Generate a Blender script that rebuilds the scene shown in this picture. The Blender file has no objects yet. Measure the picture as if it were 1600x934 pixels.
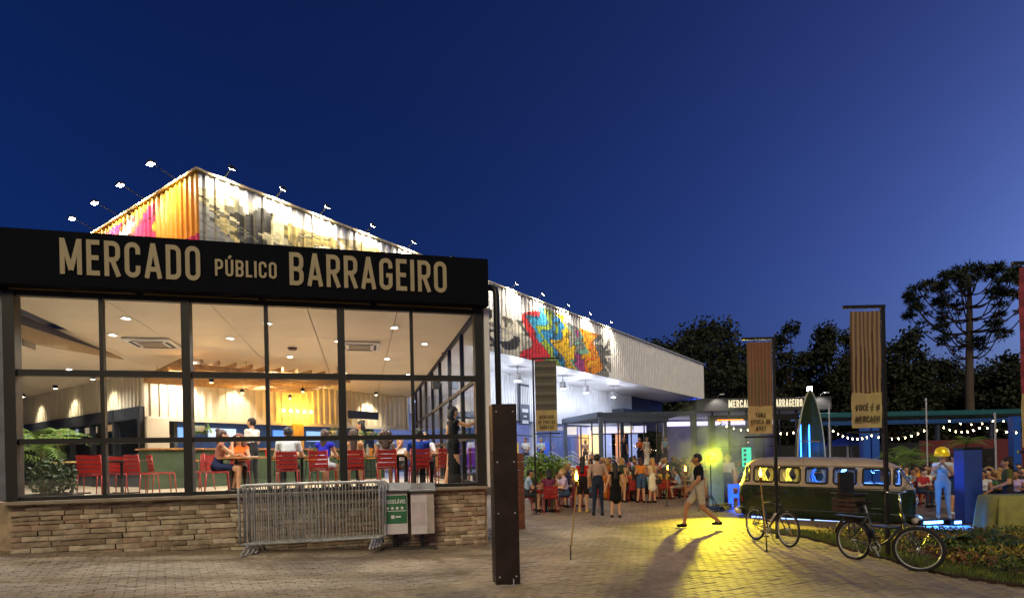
import bpy, bmesh, math, random
import numpy as np
from mathutils import Vector, Matrix

random.seed(7)
SC = bpy.context.scene
COL = SC.collection
R = math.radians

# ------------------------------------------------------------------ camera
ROLL = 0.0225
EYE = 1.65
FPX = 909.0
cam_data = bpy.data.cameras.new('camera')
cam = bpy.data.objects.new('camera', cam_data)
COL.objects.link(cam)
SC.camera = cam
cam_data.sensor_width = 36
cam_data.lens = FPX / 1600 * 36
cam_data.shift_y = 251 / 1600
cam_data.clip_end = 3000
cam.matrix_world = (Matrix.Translation((0, 0, EYE)) @ Matrix.Rotation(math.pi / 2, 4, 'X')
                    @ Matrix.Rotation(-ROLL, 4, 'Z'))

# ------------------------------------------------------------------ dusk sky, warm fill sun, exposure
SUN_AZ = 70      # degrees, sky rotation of the set sun (beyond the right edge)
world = bpy.data.worlds.new('World')
SC.world = world
world.use_nodes = True
wn, wl = world.node_tree.nodes, world.node_tree.links
sky = wn.new('ShaderNodeTexSky')
sky.sky_type = 'NISHITA'
sky.sun_disc = False
sky.sun_elevation = R(4.0)
sky.sun_rotation = R(SUN_AZ)
sky.ozone_density = 6.0
sky.air_density = 0.6
sky.dust_density = 6.0
wn['Background'].inputs[1].default_value = 0.05
sepc, comc = wn.new('ShaderNodeSeparateColor'), wn.new('ShaderNodeCombineColor')   # deeper, more violet blue hour
wl.new(sky.outputs[0], sepc.inputs[0])
for i_, (k_, g_) in enumerate(((1.12, .95), (.9, 1.18), (.95, 1.25))):
    pw, ml = wn.new('ShaderNodeMath'), wn.new('ShaderNodeMath')
    pw.operation, ml.operation = 'POWER', 'MULTIPLY'
    pw.inputs[1].default_value, ml.inputs[1].default_value = g_, k_
    wl.new(sepc.outputs[i_], pw.inputs[0]); wl.new(pw.outputs[0], ml.inputs[0]); wl.new(ml.outputs[0], comc.inputs[i_])
wl.new(comc.outputs[0], wn['Background'].inputs[0])
SC.view_settings.view_transform = 'Standard'
SC.view_settings.look = 'None'
SC.view_settings.gamma = 1
SC.view_settings.use_curve_mapping = False
SC.view_settings.exposure = 1.4

fill_sun_data = bpy.data.lights.new('fill_sun', 'SUN')  # added warm fill from behind the camera, in place of an unseen street lamp
fill_sun_data.energy = 0.7
fill_sun_data.angle = R(25)
fill_sun_data.color = (1.0, 0.82, 0.5)
fill_sun = bpy.data.objects.new('fill_sun', fill_sun_data)
COL.objects.link(fill_sun)
fill_sun.rotation_euler = Vector((0.10, 0.80, -0.62)).to_track_quat('-Z', 'Y').to_euler()

SC.cycles.use_denoising = True
SC.cycles.max_bounces = 6
SC.cycles.diffuse_bounces = 3
SC.cycles.glossy_bounces = 3
SC.cycles.transmission_bounces = 4
SC.cycles.transparent_max_bounces = 12
SC.cycles.sample_clamp_indirect = 4
SC.cycles.volume_bounces = 0

# ------------------------------------------------------------------ helpers
def lin(h):
    h = h.lstrip('#')
    if len(h) == 3: h = h[0] * 2 + h[1] * 2 + h[2] * 2
    v = [int(h[i:i + 2], 16) / 255 for i in (0, 2, 4)]
    return tuple(x / 12.92 if x <= .04045 else ((x + .055) / 1.055) ** 2.4 for x in v)

MATS = {}
def mat(name, col='#808080', rough=.6, metal=0., var=.18, scale=6., bump=0., bscale=40., emit=None, es=0., attr=None, spec=.5, alpha_trans=0.):
    if name in MATS:
        return MATS[name]
    m = bpy.data.materials.new(name)
    m.use_nodes = True
    nt = m.node_tree
    n, l = nt.nodes, nt.links
    b = n['Principled BSDF']
    c = lin(col) if isinstance(col, str) else col
    geo = n.new('ShaderNodeNewGeometry')
    if attr:
        a = n.new('ShaderNodeAttribute')
        a.attribute_name = attr
        base = a.outputs['Color']
    else:
        rgb = n.new('ShaderNodeRGB')
        rgb.outputs[0].default_value = (*c, 1)
        base = rgb.outputs[0]
    if var > 0:
        nz = n.new('ShaderNodeTexNoise')
        nz.inputs['Scale'].default_value = scale
        nz.inputs['Detail'].default_value = 4
        l.new(geo.outputs['Position'], nz.inputs['Vector'])
        mr = n.new('ShaderNodeMapRange')
        mr.inputs[1].default_value = .3
        mr.inputs[2].default_value = .7
        mr.inputs[3].default_value = 1 - var
        mr.inputs[4].default_value = 1 + var
        l.new(nz.outputs[0], mr.inputs[0])
        mx = n.new('ShaderNodeMix')
        mx.data_type = 'RGBA'
        mx.blend_type = 'MULTIPLY'
        mx.inputs[0].default_value = 1
        l.new(base, mx.inputs[6])
        l.new(mr.outputs[0], mx.inputs[7])
        base = mx.outputs[2]
        mr2 = n.new('ShaderNodeMapRange')
        mr2.inputs[3].default_value = max(.02, rough - .12)
        mr2.inputs[4].default_value = min(1, rough + .12)
        l.new(nz.outputs[0], mr2.inputs[0])
        l.new(mr2.outputs[0], b.inputs['Roughness'])
    else:
        b.inputs['Roughness'].default_value = rough
    l.new(base, b.inputs['Base Color'])
    b.inputs['Metallic'].default_value = metal
    b.inputs['Specular IOR Level'].default_value = spec
    if bump > 0:
        nb = n.new('ShaderNodeTexNoise')
        nb.inputs['Scale'].default_value = bscale
        nb.inputs['Detail'].default_value = 3
        l.new(geo.outputs['Position'], nb.inputs['Vector'])
        bp = n.new('ShaderNodeBump')
        bp.inputs['Strength'].default_value = bump
        bp.inputs['Distance'].default_value = .02
        l.new(nb.outputs[0], bp.inputs['Height'])
        l.new(bp.outputs[0], b.inputs['Normal'])
    if emit:
        e = lin(emit) if isinstance(emit, str) else emit
        b.inputs['Emission Color'].default_value = (*e, 1)
        b.inputs['Emission Strength'].default_value = es
    MATS[name] = m
    return m

def glass_mat(name, tint=(.93, .95, .96), refl=1.0):
    m = bpy.data.materials.new(name)
    m.use_nodes = True
    n, l = m.node_tree.nodes, m.node_tree.links
    n.remove(n['Principled BSDF'])
    out = n['Material Output']
    tr = n.new('ShaderNodeBsdfTransparent')
    tr.inputs[0].default_value = (*tint, 1)
    gl = n.new('ShaderNodeBsdfGlossy')
    gl.inputs['Roughness'].default_value = .02
    gl.inputs[0].default_value = (refl, refl, refl, 1)
    g = n.new('ShaderNodeNewGeometry')      # Schlick reflectance, the same for both faces of a pane
    dt = n.new('ShaderNodeVectorMath'); dt.operation = 'DOT_PRODUCT'
    l.new(g.outputs['Normal'], dt.inputs[0]); l.new(g.outputs['Incoming'], dt.inputs[1])
    ab = n.new('ShaderNodeMath'); ab.operation = 'ABSOLUTE'; l.new(dt.outputs['Value'], ab.inputs[0])
    om = n.new('ShaderNodeMath'); om.operation = 'SUBTRACT'; om.inputs[0].default_value = 1; l.new(ab.outputs[0], om.inputs[1])
    pw = n.new('ShaderNodeMath'); pw.operation = 'POWER'; pw.inputs[1].default_value = 5; l.new(om.outputs[0], pw.inputs[0])
    fr = n.new('ShaderNodeMath'); fr.operation = 'MULTIPLY_ADD'; fr.inputs[1].default_value = .95; fr.inputs[2].default_value = .045; l.new(pw.outputs[0], fr.inputs[0])
    mx = n.new('ShaderNodeMixShader')
    l.new(fr.outputs[0], mx.inputs[0])
    l.new(tr.outputs[0], mx.inputs[1])
    l.new(gl.outputs[0], mx.inputs[2])
    l.new(mx.outputs[0], out.inputs[0])
    MATS[name] = m
    return m

def emis(name, col, s):
    return mat(name, col, .5, var=0, emit=col, es=s)

def fabric(col):
    return mat('fabric_' + col.strip('#'), col, .85, var=.14, scale=25, bump=.25, bscale=90, spec=.2)

class MB:
    """collects shapes; build() links them as one mesh object"""
    def __init__(self):
        self.v, self.f, self.m, self.smooth = [], [], [], False
    def add(self, vs, fs, mi=0):
        o = len(self.v)
        self.v += [tuple(p) for p in vs]
        self.f += [tuple(i + o for i in f) for f in fs]
        self.m += [mi] * len(fs)
        return self
    def box(self, c, s, rz=0, mi=0, M=None):
        hx, hy, hz = s[0] / 2, s[1] / 2, s[2] / 2
        ps = [Vector((x * hx, y * hy, z * hz)) for z in (-1, 1) for x, y in ((-1, -1), (1, -1), (1, 1), (-1, 1))]
        if M is not None:
            ps = [M @ p for p in ps]
        elif rz:
            q = Matrix.Rotation(rz, 3, 'Z')
            ps = [q @ p for p in ps]
        ps = [p + Vector(c) for p in ps]
        return self.add(ps, [(0, 3, 2, 1), (4, 5, 6, 7), (0, 1, 5, 4), (1, 2, 6, 5), (2, 3, 7, 6), (3, 0, 4, 7)], mi)
    def cham(self, c, s, k=.01, rz=0, mi=0):
        """box with a chamfered rim on every side (looks bevelled)"""
        hx, hy, hz = s[0] / 2, s[1] / 2, s[2] / 2
        k = min(k, hx * .9, hy * .9, hz * .9)
        q = Matrix.Rotation(rz, 3, 'Z')
        ps = []
        for z, i in ((-hz, 1), (-hz + k, 0), (hz - k, 0), (hz, 1)):
            a, b = hx - k * i, hy - k * i
            for x, y in ((-a, -b), (a, -b), (a, b), (-a, b)):
                ps.append(q @ Vector((x, y, z)) + Vector(c))
        fs = [(0, 3, 2, 1), (12, 13, 14, 15)]
        for r in range(3):
            for j in range(4):
                a, b = r * 4 + j, r * 4 + (j + 1) % 4
                fs.append((a, b, b + 4, a + 4))
        return self.add(ps, fs, mi)
    def bar(self, p, q, w, h=None, mi=0):
        p, q = Vector(p), Vector(q)
        d = q - p
        L = d.length
        if L < 1e-6:
            return self
        M = d.to_track_quat('X', 'Z').to_matrix()
        return self.box((p + q) / 2, (L, w, h or w), M=M, mi=mi)
    def tube(self, pts, r, n=8, mi=0, caps=True):
        pts = [Vector(p) for p in pts]
        rs = r if isinstance(r, (list, tuple)) else [r] * len(pts)
        vs, fs = [], []
        up = None
        for i, p in enumerate(pts):
            d = (pts[min(i + 1, len(pts) - 1)] - pts[max(i - 1, 0)])
            if d.length < 1e-9:
                d = Vector((0, 0, 1))
            d.normalize()
            if up is None:
                up = Vector((0, 0, 1)) if abs(d.z) < .9 else Vector((1, 0, 0))
            x = d.cross(up)
            if x.length < 1e-6:
                x = d.orthogonal()
            x.normalize()
            y = x.cross(d).normalized()
            up = y
            for k in range(n):
                a = 2 * math.pi * k / n
                vs.append(p + x * math.cos(a) * rs[i] + y * math.sin(a) * rs[i])
        for i in range(len(pts) - 1):
            for k in range(n):
                a, b = i * n + k, i * n + (k + 1) % n
                fs.append((a, b, b + n, a + n))
        if caps:
            fs.append(tuple(range(n - 1, -1, -1)))
            fs.append(tuple(range((len(pts) - 1) * n, len(pts) * n)))
        return self.add(vs, fs, mi)
    def ring(self, c, r, t, ax='Y', n=32, k=8, mi=0):
        """torus about axis"""
        vs, fs = [], []
        c = Vector(c)
        for i in range(n):
            a = 2 * math.pi * i / n
            for j in range(k):
                b = 2 * math.pi * j / k
                rr = r + t * math.cos(b)
                u, v, w = rr * math.cos(a), rr * math.sin(a), t * math.sin(b)
                p = {'Y': (u, w, v), 'Z': (u, v, w), 'X': (w, u, v)}[ax]
                vs.append(c + Vector(p))
        for i in range(n):
            for j in range(k):
                fs.append((i * k + j, ((i + 1) % n) * k + j, ((i + 1) % n) * k + (j + 1) % k, i * k + (j + 1) % k))
        return self.add(vs, fs, mi)
    def lathe(self, prof, c=(0, 0, 0), n=16, mi=0):
        vs, fs = [], []
        for r, z in prof:
            for k in range(n):
                a = 2 * math.pi * k / n
                vs.append((c[0] + r * math.cos(a), c[1] + r * math.sin(a), c[2] + z))
        for i in range(len(prof) - 1):
            for k in range(n):
                a, b = i * n + k, i * n + (k + 1) % n
                fs.append((a, b, b + n, a + n))
        fs.append(tuple(range(n - 1, -1, -1)))
        fs.append(tuple(range((len(prof) - 1) * n, len(prof) * n)))
        return self.add(vs, fs, mi)
    def prism(self, poly, d0, d1, f):
        """polygon (u,v) extruded between d0 and d1; f(u,v,d)->xyz"""
        n = len(poly)
        vs = [f(u, v, d0) for u, v in poly] + [f(u, v, d1) for u, v in poly]
        fs = [tuple(range(n - 1, -1, -1)), tuple(range(n, 2 * n))]
        for i in range(n):
            j = (i + 1) % n
            fs.append((i, j, j + n, i + n))
        return self.add(vs, fs)
    def mesh(self, name, mats=(), smooth=False):
        me = bpy.data.meshes.new(name)
        me.from_pydata(self.v, [], self.f)
        for m in mats:
            me.materials.append(m)
        if len(mats) > 1:
            me.polygons.foreach_set('material_index', self.m)
        if smooth:
            me.polygons.foreach_set('use_smooth', [True] * len(me.polygons))
        me.update()
        return me
    def build(self, name, m, parent=None, loc=(0, 0, 0), rz=0, smooth=False):
        mats = m if isinstance(m, (list, tuple)) else [m]
        return link(name, self.mesh(name, mats, smooth), parent, loc, rz)

def link(name, data, parent=None, loc=(0, 0, 0), rz=0):
    o = bpy.data.objects.new(name, data)
    COL.objects.link(o)
    o.location = loc
    o.rotation_euler = (0, 0, rz)
    if parent:
        o.parent = parent
    return o

def tag(o, label=None, cat=None, group=None, kind=None):
    if label: o['label'] = label
    if cat: o['category'] = cat
    if group: o['group'] = group
    if kind: o['kind'] = kind
    return o

def thing(name, label, cat, loc=(0, 0, 0), rz=0, group=None):
    return tag(link(name, None, None, loc, rz), label, cat, group)

def kids(o):
    return [c for c in bpy.data.objects if c.parent == o]

def copy_tree(o, parent=None, loc=None, rz=None, label=None, group=None, ch=None):
    c = o.copy()
    COL.objects.link(c)
    c.parent = parent
    if loc is not None: c.location = loc
    if rz is not None: c.rotation_euler = (0, 0, rz)
    if label: c['label'] = label
    if group: c['group'] = group
    for k in o.children:
        copy_tree(k, c)
    return c

def lamp(kind, energy, col, parent=None, loc=(0, 0, 0), aim=None, size=.1, angle=60, blend=.5, name='lamp_light', spread=None):
    d = bpy.data.lights.new(name, kind)
    d.energy = energy
    d.color = lin(col) if isinstance(col, str) else col
    if kind == 'SPOT':
        d.spot_size = R(angle); d.spot_blend = blend; d.shadow_soft_size = size
    elif kind == 'POINT':
        d.shadow_soft_size = size
    elif kind == 'AREA':
        if isinstance(size, tuple):
            d.shape = 'RECTANGLE'; d.size, d.size_y = size
        else:
            d.size = size
    o = link(name, d, parent, loc)
    if aim is not None:
        o.rotation_euler = Vector(aim).to_track_quat('-Z', 'Y').to_euler()
    return o

ORD = ['first', 'second', 'third', 'fourth', 'fifth', 'sixth', 'seventh', 'eighth', 'ninth', 'tenth', 'eleventh', 'twelfth', 'thirteenth', 'fourteenth', 'fifteenth', 'sixteenth']

# ------------------------------------------------------------------ places
def gz(x, y=0):
    x = max(-13., min(15., x))
    return -.0325 * x + .0125 * math.sqrt(x * x + 1) - .0125

def P(px, py, d):
    u, v = (px - 800) / FPX, (718 - py) / FPX
    c, s = math.cos(ROLL), math.sin(ROLL)
    return Vector(((u * c + v * s) * d, d, EYE + (-u * s + v * c) * d))

def G(px, py, z=None):
    """point of the ground (or of the level z) seen at a pixel of the photograph"""
    d = 10.
    for _ in range(40):
        p = P(px, py, 1.)
        zz = gz(p.x * d) if z is None else z
        d = (zz - EYE) / (p.z - EYE)
    q = P(px, py, d)
    q.z = zz
    return q

def at(px, d, z=None):
    """ground point in column px of the photograph at distance d"""
    p = P(px, 718, d)
    p.z = gz(p.x) if z is None else z
    return p

FLOOR = 1.08          # raised floor of the market
CEIL = 4.5
AX, AY = -7.92, 9.2   # near left corner of the glass pavilion
DX, DY = .968, .2507  # along its front
AROT = math.atan2(DY, DX)
AW = 7.58
def L(a, b, z=FLOOR):
    return Vector((AX + DX * a - DY * b, AY + DY * a + DX * b, z))
def aL(px, b):
    u = (px - 800) / FPX
    X0, Y0 = AX - DY * b, AY + DX * b
    return (u * Y0 - X0) / (DX - DY * u)
HX, HY = -10.7, 17.0  # corner of the market hall
HROT = math.atan2(.813, .582)
def Hh(x, y, z=FLOOR):
    return Vector((HX + .582 * x - .813 * y, HY + .813 * x + .582 * y, z))

# ------------------------------------------------------------------ lettering made of strokes
def arc(cx, cy, rx, ry, a0, a1, n=6):
    return [(cx + rx * math.cos(R(a0 + (a1 - a0) * i / n)), cy + ry * math.sin(R(a0 + (a1 - a0) * i / n))) for i in range(n + 1)]

def glyph(ch, t):
    """(width, strokes) with cap height 1; t is half the stroke"""
    w = .46
    l, r, b, u = t, w - t, t, 1 - t
    k = min(.15, (r - l) / 2 - .006)
    acc = {'Ú': 'U', 'Ê': 'E', 'Á': 'A', 'É': 'E'}
    if ch in acc:
        w2, s = glyph(acc[ch], t)
        if ch == 'Ê':
            return w2, s + [[(w2 * .22, 1.08), (w2 * .5, 1.2), (w2 * .78, 1.08)]]
        return w2, s + [[(w2 * .42, 1.07), (w2 * .72, 1.24)]]
    tl, tr = arc(l + k, u - k, k, k, 180, 90), arc(r - k, u - k, k, k, 90, 0)
    br, bl = arc(r - k, b + k, k, k, 0, -90), arc(l + k, b + k, k, k, 270, 180)
    if ch == 'O': return w, [tl + tr + br + bl + [tl[0]]]
    if ch == 'Q': return w, [tl + tr + br + bl + [tl[0]], [(w * .55, .25), (w, -.03)]]
    if ch == 'C': return w, [[(r, .66)] + tr[::-1] + tl[::-1] + bl[::-1] + br[::-1] + [(r, .34)]]
    if ch == 'G': return w, [[(r, .68)] + tr[::-1] + tl[::-1] + bl[::-1] + br[::-1] + [(r, .46), (w * .52, .46)]]
    if ch == 'D': return w, [[(l, 0), (l, 1)], [(l, u)] + tr + br + [(l, b)]]
    if ch == 'U': return w, [[(l, 1)] + bl[::-1] + br[::-1] + [(r, 1)]]
    if ch == 'J': return w * .8, [[(r * .75, 1), (r * .75, .2), (l, b)]]
    if ch == 'E': return .38, [[(l, 0), (l, 1)], [(l, u), (.38, u)], [(l, .5), (.35, .5)], [(l, b), (.38, b)]]
    if ch == 'F': return .38, [[(l, 0), (l, 1)], [(l, u), (.38, u)], [(l, .5), (.35, .5)]]
    if ch == 'L': return .36, [[(l, 0), (l, 1)], [(l, b), (.36, b)]]
    if ch == 'I': return 2 * t, [[(t, 0), (t, 1)]]
    if ch == 'T': return .42, [[(.21, 0), (.21, 1)], [(0, u), (.42, u)]]
    if ch in 'PRB':
        m = .47
        bowl = [(l, u)] + tr + arc(r - k, m + k, k, k, 0, -90) + [(l, m)]
        s = [[(l, 0), (l, 1)], bowl]
        if ch == 'R': s.append([(w * .5, m), (r + t * .3, 0)])
        if ch == 'B': s = [[(l, 0), (l, 1)], [(l, u)] + tr + arc(r - k, .5 + k, k, k, 0, -90) + [(l, .5)], [(l, .5)] + arc(r - k, .5 - k, k, k, 90, 0) + br + [(l, b)]]
        return w, s
    if ch == 'A': return .5, [[(t * .8, 0), (.25, 1)], [(.5 - t * .8, 0), (.25, 1)], [(.13, .26), (.37, .26)]]
    if ch == 'V': return .5, [[(t * .8, 1), (.25, 0)], [(.5 - t * .8, 1), (.25, 0)]]
    if ch == 'M': return .62, [[(l, 0), (l, 1)], [(.62 - t, 0), (.62 - t, 1)], [(t * 1.2, .96), (.31, .12)], [(.62 - t * 1.2, .96), (.31, .12)]]
    if ch == 'N': return .48, [[(l, 0), (l, 1)], [(.48 - t, 0), (.48 - t, 1)], [(l, .97), (.48 - t, .03)]]
    if ch == 'S': return w, [[(r, .7)] + tr[::-1] + arc(l + k, u - k, k, k, 90, 180) + [(l, .6), (r, .4)] + br + bl[:1] + arc(l + k, b + k, k, k, 270, 180) + [(l, .3)]]
    if ch == '?': return .4, [arc(.2, .76, .14, .16, 170, -60) + [(.2, .5), (.2, .3)], [(.2, 0), (.2, .14)]]
    return .24, []

def stroke_mesh(mb, pts, t, f, d0, d1):
    pts = [Vector(p) for p in pts]
    cl = [pts[0]]
    for p in pts[1:]:
        if (p - cl[-1]).length > 1e-5: cl.append(p)
    pts = cl
    closed = (pts[0] - pts[-1]).length < 1e-4
    if closed: pts = pts[:-1]
    n = len(pts)
    Lp, Rp = [], []
    for i in range(n):
        a = pts[i - 1] if (i > 0 or closed) else None
        c = pts[(i + 1) % n] if (i < n - 1 or closed) else None
        d1v = (pts[i] - a).normalized() if a is not None else None
        d2v = (c - pts[i]).normalized() if c is not None else None
        if d1v is None: d1v = d2v
        if d2v is None: d2v = d1v
        nn = Vector((-(d1v.y + d2v.y), d1v.x + d2v.x))
        nn = nn.normalized() if nn.length > 1e-6 else Vector((-d1v.y, d1v.x))
        s = t / max(.35, nn.dot(Vector((-d1v.y, d1v.x))))
        Lp.append(pts[i] + nn * s); Rp.append(pts[i] - nn * s)
    m = n if closed else n - 1
    vs = []
    for d in (d0, d1):
        vs += [f(p.x, p.y, d) for p in Lp] + [f(p.x, p.y, d) for p in Rp]
    fs = []
    for i in range(m):
        j = (i + 1) % n
        fs += [(i, j, n + j, n + i), (2 * n + j, 2 * n + i, 3 * n + i, 3 * n + j),
               (i, 2 * n + i, 2 * n + j, j), (n + j, 3 * n + j, 3 * n + i, n + i)]
    if not closed:
        fs += [(0, n, 3 * n, 2 * n), (n - 1, 3 * n - 1, 4 * n - 1, 2 * n - 1)]
    mb.add(vs, fs)

def text_width(s, t, gap=.1):
    return sum(glyph(c, t)[0] + gap for c in s) - gap

def write(s, x0, z0, h, place, material, parent, t=.075, gap=.1, wide=1., joined=False, depth=.02, name='letter'):
    """letters starting at x0 on baseline z0, cap height h; place(x, z, out) -> local position"""
    x = x0
    allmb = MB()
    for ch in s:
        w, st = glyph(ch, t)
        mb = allmb if joined else MB()
        for i, p in enumerate(st):
            stroke_mesh(mb, p, t, lambda u, v, d, x=x: place(x + u * h * wide, z0 + v * h, d), 0, depth + .0008 * i)
        if not joined and st:
            mb.build(name, material, parent)
        x += (w + gap) * h * wide
    if joined:
        allmb.build(name, material, parent)
    return x

# ------------------------------------------------------------------ shared materials
m_black = mat('black_steel', '#101114', .5, .1, var=.25, scale=9)
m_post = mat('black_post', '#0f1013', .55, .0, var=.3, scale=5)
m_sign = mat('sign_panel', '#070a14', .8, .0, var=.25, scale=3, spec=.1)
m_letter = mat('sign_letter', '#9c8f72', .55, var=.1, scale=4)
m_ceil = mat('ceiling_panel', '#d6cbb8', .6, var=.06, scale=1.5)
m_floor = mat('floor_tile', '#bdb09a', .35, var=.12, scale=2)
m_white = mat('white_paint', '#d9dadd', .45, var=.07, scale=2)
m_steel = mat('galvanised_steel', '#a9abad', .45, .25, var=.25, scale=14)
m_corr = mat('corrugated_sheet', '#d6d8dc', .42, .15, var=.08, scale=1.2)
m_cream = mat('cream_sheet', '#d4cab4', .5, .05, var=.08, scale=1.2)
m_red = mat('red_paint', '#8a1613', .4, .1, var=.15, scale=9)
m_wood = mat('table_wood', '#9a6a38', .5, var=.3, scale=14)
m_slat = mat('trellis_wood', '#b08a58', .6, var=.25, scale=10)
m_rubber = mat('rubber', '#0f0f10', .7, var=.2)
m_chrome = mat('chrome', '#c4c6c9', .2, .95, var=.1)
m_bluegrey = mat('blue_grey_steel', '#566274', .45, .3, var=.12, scale=3)
m_glass = glass_mat('pane_glass')
m_darkglass = glass_mat('tinted_glass', (.86, .9, .95))

# ------------------------------------------------------------------ ground and pavers
PANG = R(31)
def brick_ground():
    m = bpy.data.materials.new('paved_ground')
    m.use_nodes = True
    n, l = m.node_tree.nodes, m.node_tree.links
    b = n['Principled BSDF']
    g = n.new('ShaderNodeNewGeometry')
    mp = n.new('ShaderNodeMapping')
    mp.inputs['Rotation'].default_value = (0, 0, -PANG)
    l.new(g.outputs['Position'], mp.inputs['Vector'])
    br = n.new('ShaderNodeTexBrick')
    br.inputs['Scale'].default_value = 1
    br.inputs['Brick Width'].default_value = .205
    br.inputs['Row Height'].default_value = .105
    br.inputs['Mortar Size'].default_value = .006
    br.inputs['Color1'].default_value = (*lin('#97836a'), 1)
    br.inputs['Color2'].default_value = (*lin('#7b6853'), 1)
    br.inputs['Mortar'].default_value = (*lin('#2c2520'), 1)
    l.new(mp.outputs[0], br.inputs['Vector'])
    nz = n.new('ShaderNodeTexNoise')
    nz.inputs['Scale'].default_value = .7
    nz.inputs['Detail'].default_value = 6
    l.new(g.outputs['Position'], nz.inputs['Vector'])
    mr = n.new('ShaderNodeMapRange')
    mr.inputs[1].default_value = .3; mr.inputs[2].default_value = .7
    mr.inputs[3].default_value = .7; mr.inputs[4].default_value = 1.2
    l.new(nz.outputs[0], mr.inputs[0])
    mx = n.new('ShaderNodeMix'); mx.data_type = 'RGBA'; mx.blend_type = 'MULTIPLY'; mx.inputs[0].default_value = 1
    l.new(br.outputs[0], mx.inputs[6]); l.new(mr.outputs[0], mx.inputs[7])
    l.new(mx.outputs[2], b.inputs['Base Color'])
    b.inputs['Roughness'].default_value = .7
    bp = n.new('ShaderNodeBump'); bp.inputs['Strength'].default_value = .5; bp.inputs['Distance'].default_value = .01; bp.invert = True
    l.new(br.outputs['Fac'], bp.inputs['Height']); l.new(bp.outputs[0], b.inputs['Normal'])
    return m

def paver_mat():
    m = bpy.data.materials.new('paver_concrete')
    m.use_nodes = True
    n, l = m.node_tree.nodes, m.node_tree.links
    b = n['Principled BSDF']
    g = n.new('ShaderNodeNewGeometry')
    nz = n.new('ShaderNodeTexNoise'); nz.inputs['Scale'].default_value = .9; nz.inputs['Detail'].default_value = 6
    n2 = n.new('ShaderNodeTexNoise'); n2.inputs['Scale'].default_value = 9; n2.inputs['Detail'].default_value = 3
    n3 = n.new('ShaderNodeTexNoise'); n3.inputs['Scale'].default_value = 120
    for k in (nz, n2, n3): l.new(g.outputs['Position'], k.inputs['Vector'])
    ad = n.new('ShaderNodeMath'); ad.operation = 'ADD'
    l.new(nz.outputs[0], ad.inputs[0]); l.new(n2.outputs[0], ad.inputs[1])
    ad2 = n.new('ShaderNodeMath'); ad2.operation = 'MULTIPLY_ADD'; ad2.inputs[1].default_value = .5
    l.new(n3.outputs[0], ad2.inputs[0]); l.new(ad.outputs[0], ad2.inputs[2])
    cr = n.new('ShaderNodeValToRGB')
    cr.color_ramp.elements[0].position = .4; cr.color_ramp.elements[0].color = (*lin('#6f6151'), 1)
    cr.color_ramp.elements[1].position = .85; cr.color_ramp.elements[1].color = (*lin('#b3a38a'), 1)
    mr = n.new('ShaderNodeMath'); mr.operation = 'MULTIPLY'; mr.inputs[1].default_value = .5
    l.new(ad2.outputs[0], mr.inputs[0]); l.new(mr.outputs[0], cr.inputs[0])
    n4 = n.new('ShaderNodeTexNoise'); n4.inputs['Scale'].default_value = .45; n4.inputs['Detail'].default_value = 7; n4.inputs['Distortion'].default_value = .8
    l.new(g.outputs['Position'], n4.inputs['Vector'])
    m4 = n.new('ShaderNodeMapRange'); m4.inputs[1].default_value = .38; m4.inputs[2].default_value = .6; m4.inputs[3].default_value = .62; m4.inputs[4].default_value = 1.12
    l.new(n4.outputs[0], m4.inputs[0])
    x4 = n.new('ShaderNodeMix'); x4.data_type = 'RGBA'; x4.blend_type = 'MULTIPLY'; x4.inputs[0].default_value = 1
    l.new(cr.outputs[0], x4.inputs[6]); l.new(m4.outputs[0], x4.inputs[7]); l.new(x4.outputs[2], b.inputs['Base Color'])
    b.inputs['Roughness'].default_value = .68
    bp = n.new('ShaderNodeBump'); bp.inputs['Strength'].default_value = .35; bp.inputs['Distance'].default_value = .006
    l.new(n3.outputs[0], bp.inputs['Height']); l.new(bp.outputs[0], b.inputs['Normal'])
    return m

xs = [-700, -300, -120, -60, -30, -20] + [-13 + i for i in range(29)] + [22, 30, 60, 120, 300, 700]
ys = [-60, -20, -5, 0, 4, 8, 12, 16, 22, 30, 40, 55, 80, 150, 400, 1200]
mb = MB()
mb.v = [(x, y, gz(x)) for y in ys for x in xs]
nx = len(xs)
mb.f = [(j * nx + i, j * nx + i + 1, (j + 1) * nx + i + 1, (j + 1) * nx + i) for j in range(len(ys) - 1) for i in range(nx - 1)]
mb.m = [0] * len(mb.f)
ground = tag(mb.build('ground', brick_ground()), kind='structure')

BED0, BED1, BED2 = G(1262, 842), G(1478, 901), G(1640, 925)   # edge of the planting bed
def in_bed(x, y):
    e = ((BED1 - BED0) if x < BED1.x else (BED2 - BED1))
    s = BED0 if x < BED1.x else BED1
    return x > BED0.x - .2 and (e.x * (y - s.y) - e.y * (x - s.x)) > -.03

pm = paver_mat()
pb = MB()
pb.cham((0, 0, -.025), (.199, .099, .074), .007)
paver_mesh = pb.mesh('paver', [pm])
cells = []
ca, sa = math.cos(PANG), math.sin(PANG)
for j in range(-60, 190):
    for i in range(-60, 120):
        u, v = (i + (j % 2) * .5) * .205, j * .105
        x, y = ca * u - sa * v, sa * u + ca * v
        if not (6.2 < y < 14.2 and abs(x) < .9 * y + .3): continue
        if y > AY + (x - AX) * DY / DX - .06 and x < -.45: continue
        if in_bed(x, y): continue
        cells.append((y * y + .15 * x * x, x, y))
cells.sort()
def paver_matrix(x, y):
    t = (gz(x + .1) - gz(x - .1)) / .2
    q = Matrix.Rotation(-math.atan(t), 4, 'Y') @ Matrix.Rotation(PANG + random.uniform(-.015, .015), 4, 'Z')
    return Matrix.Translation((x, y, gz(x) + random.choice((.001, .002, .004, .006, .009)))) @ q
vis = [c for c in cells if abs(c[1]) < .86 * c[2] and c[2] > 6.95]
near = set(id(c) for c in vis[:300])
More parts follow.
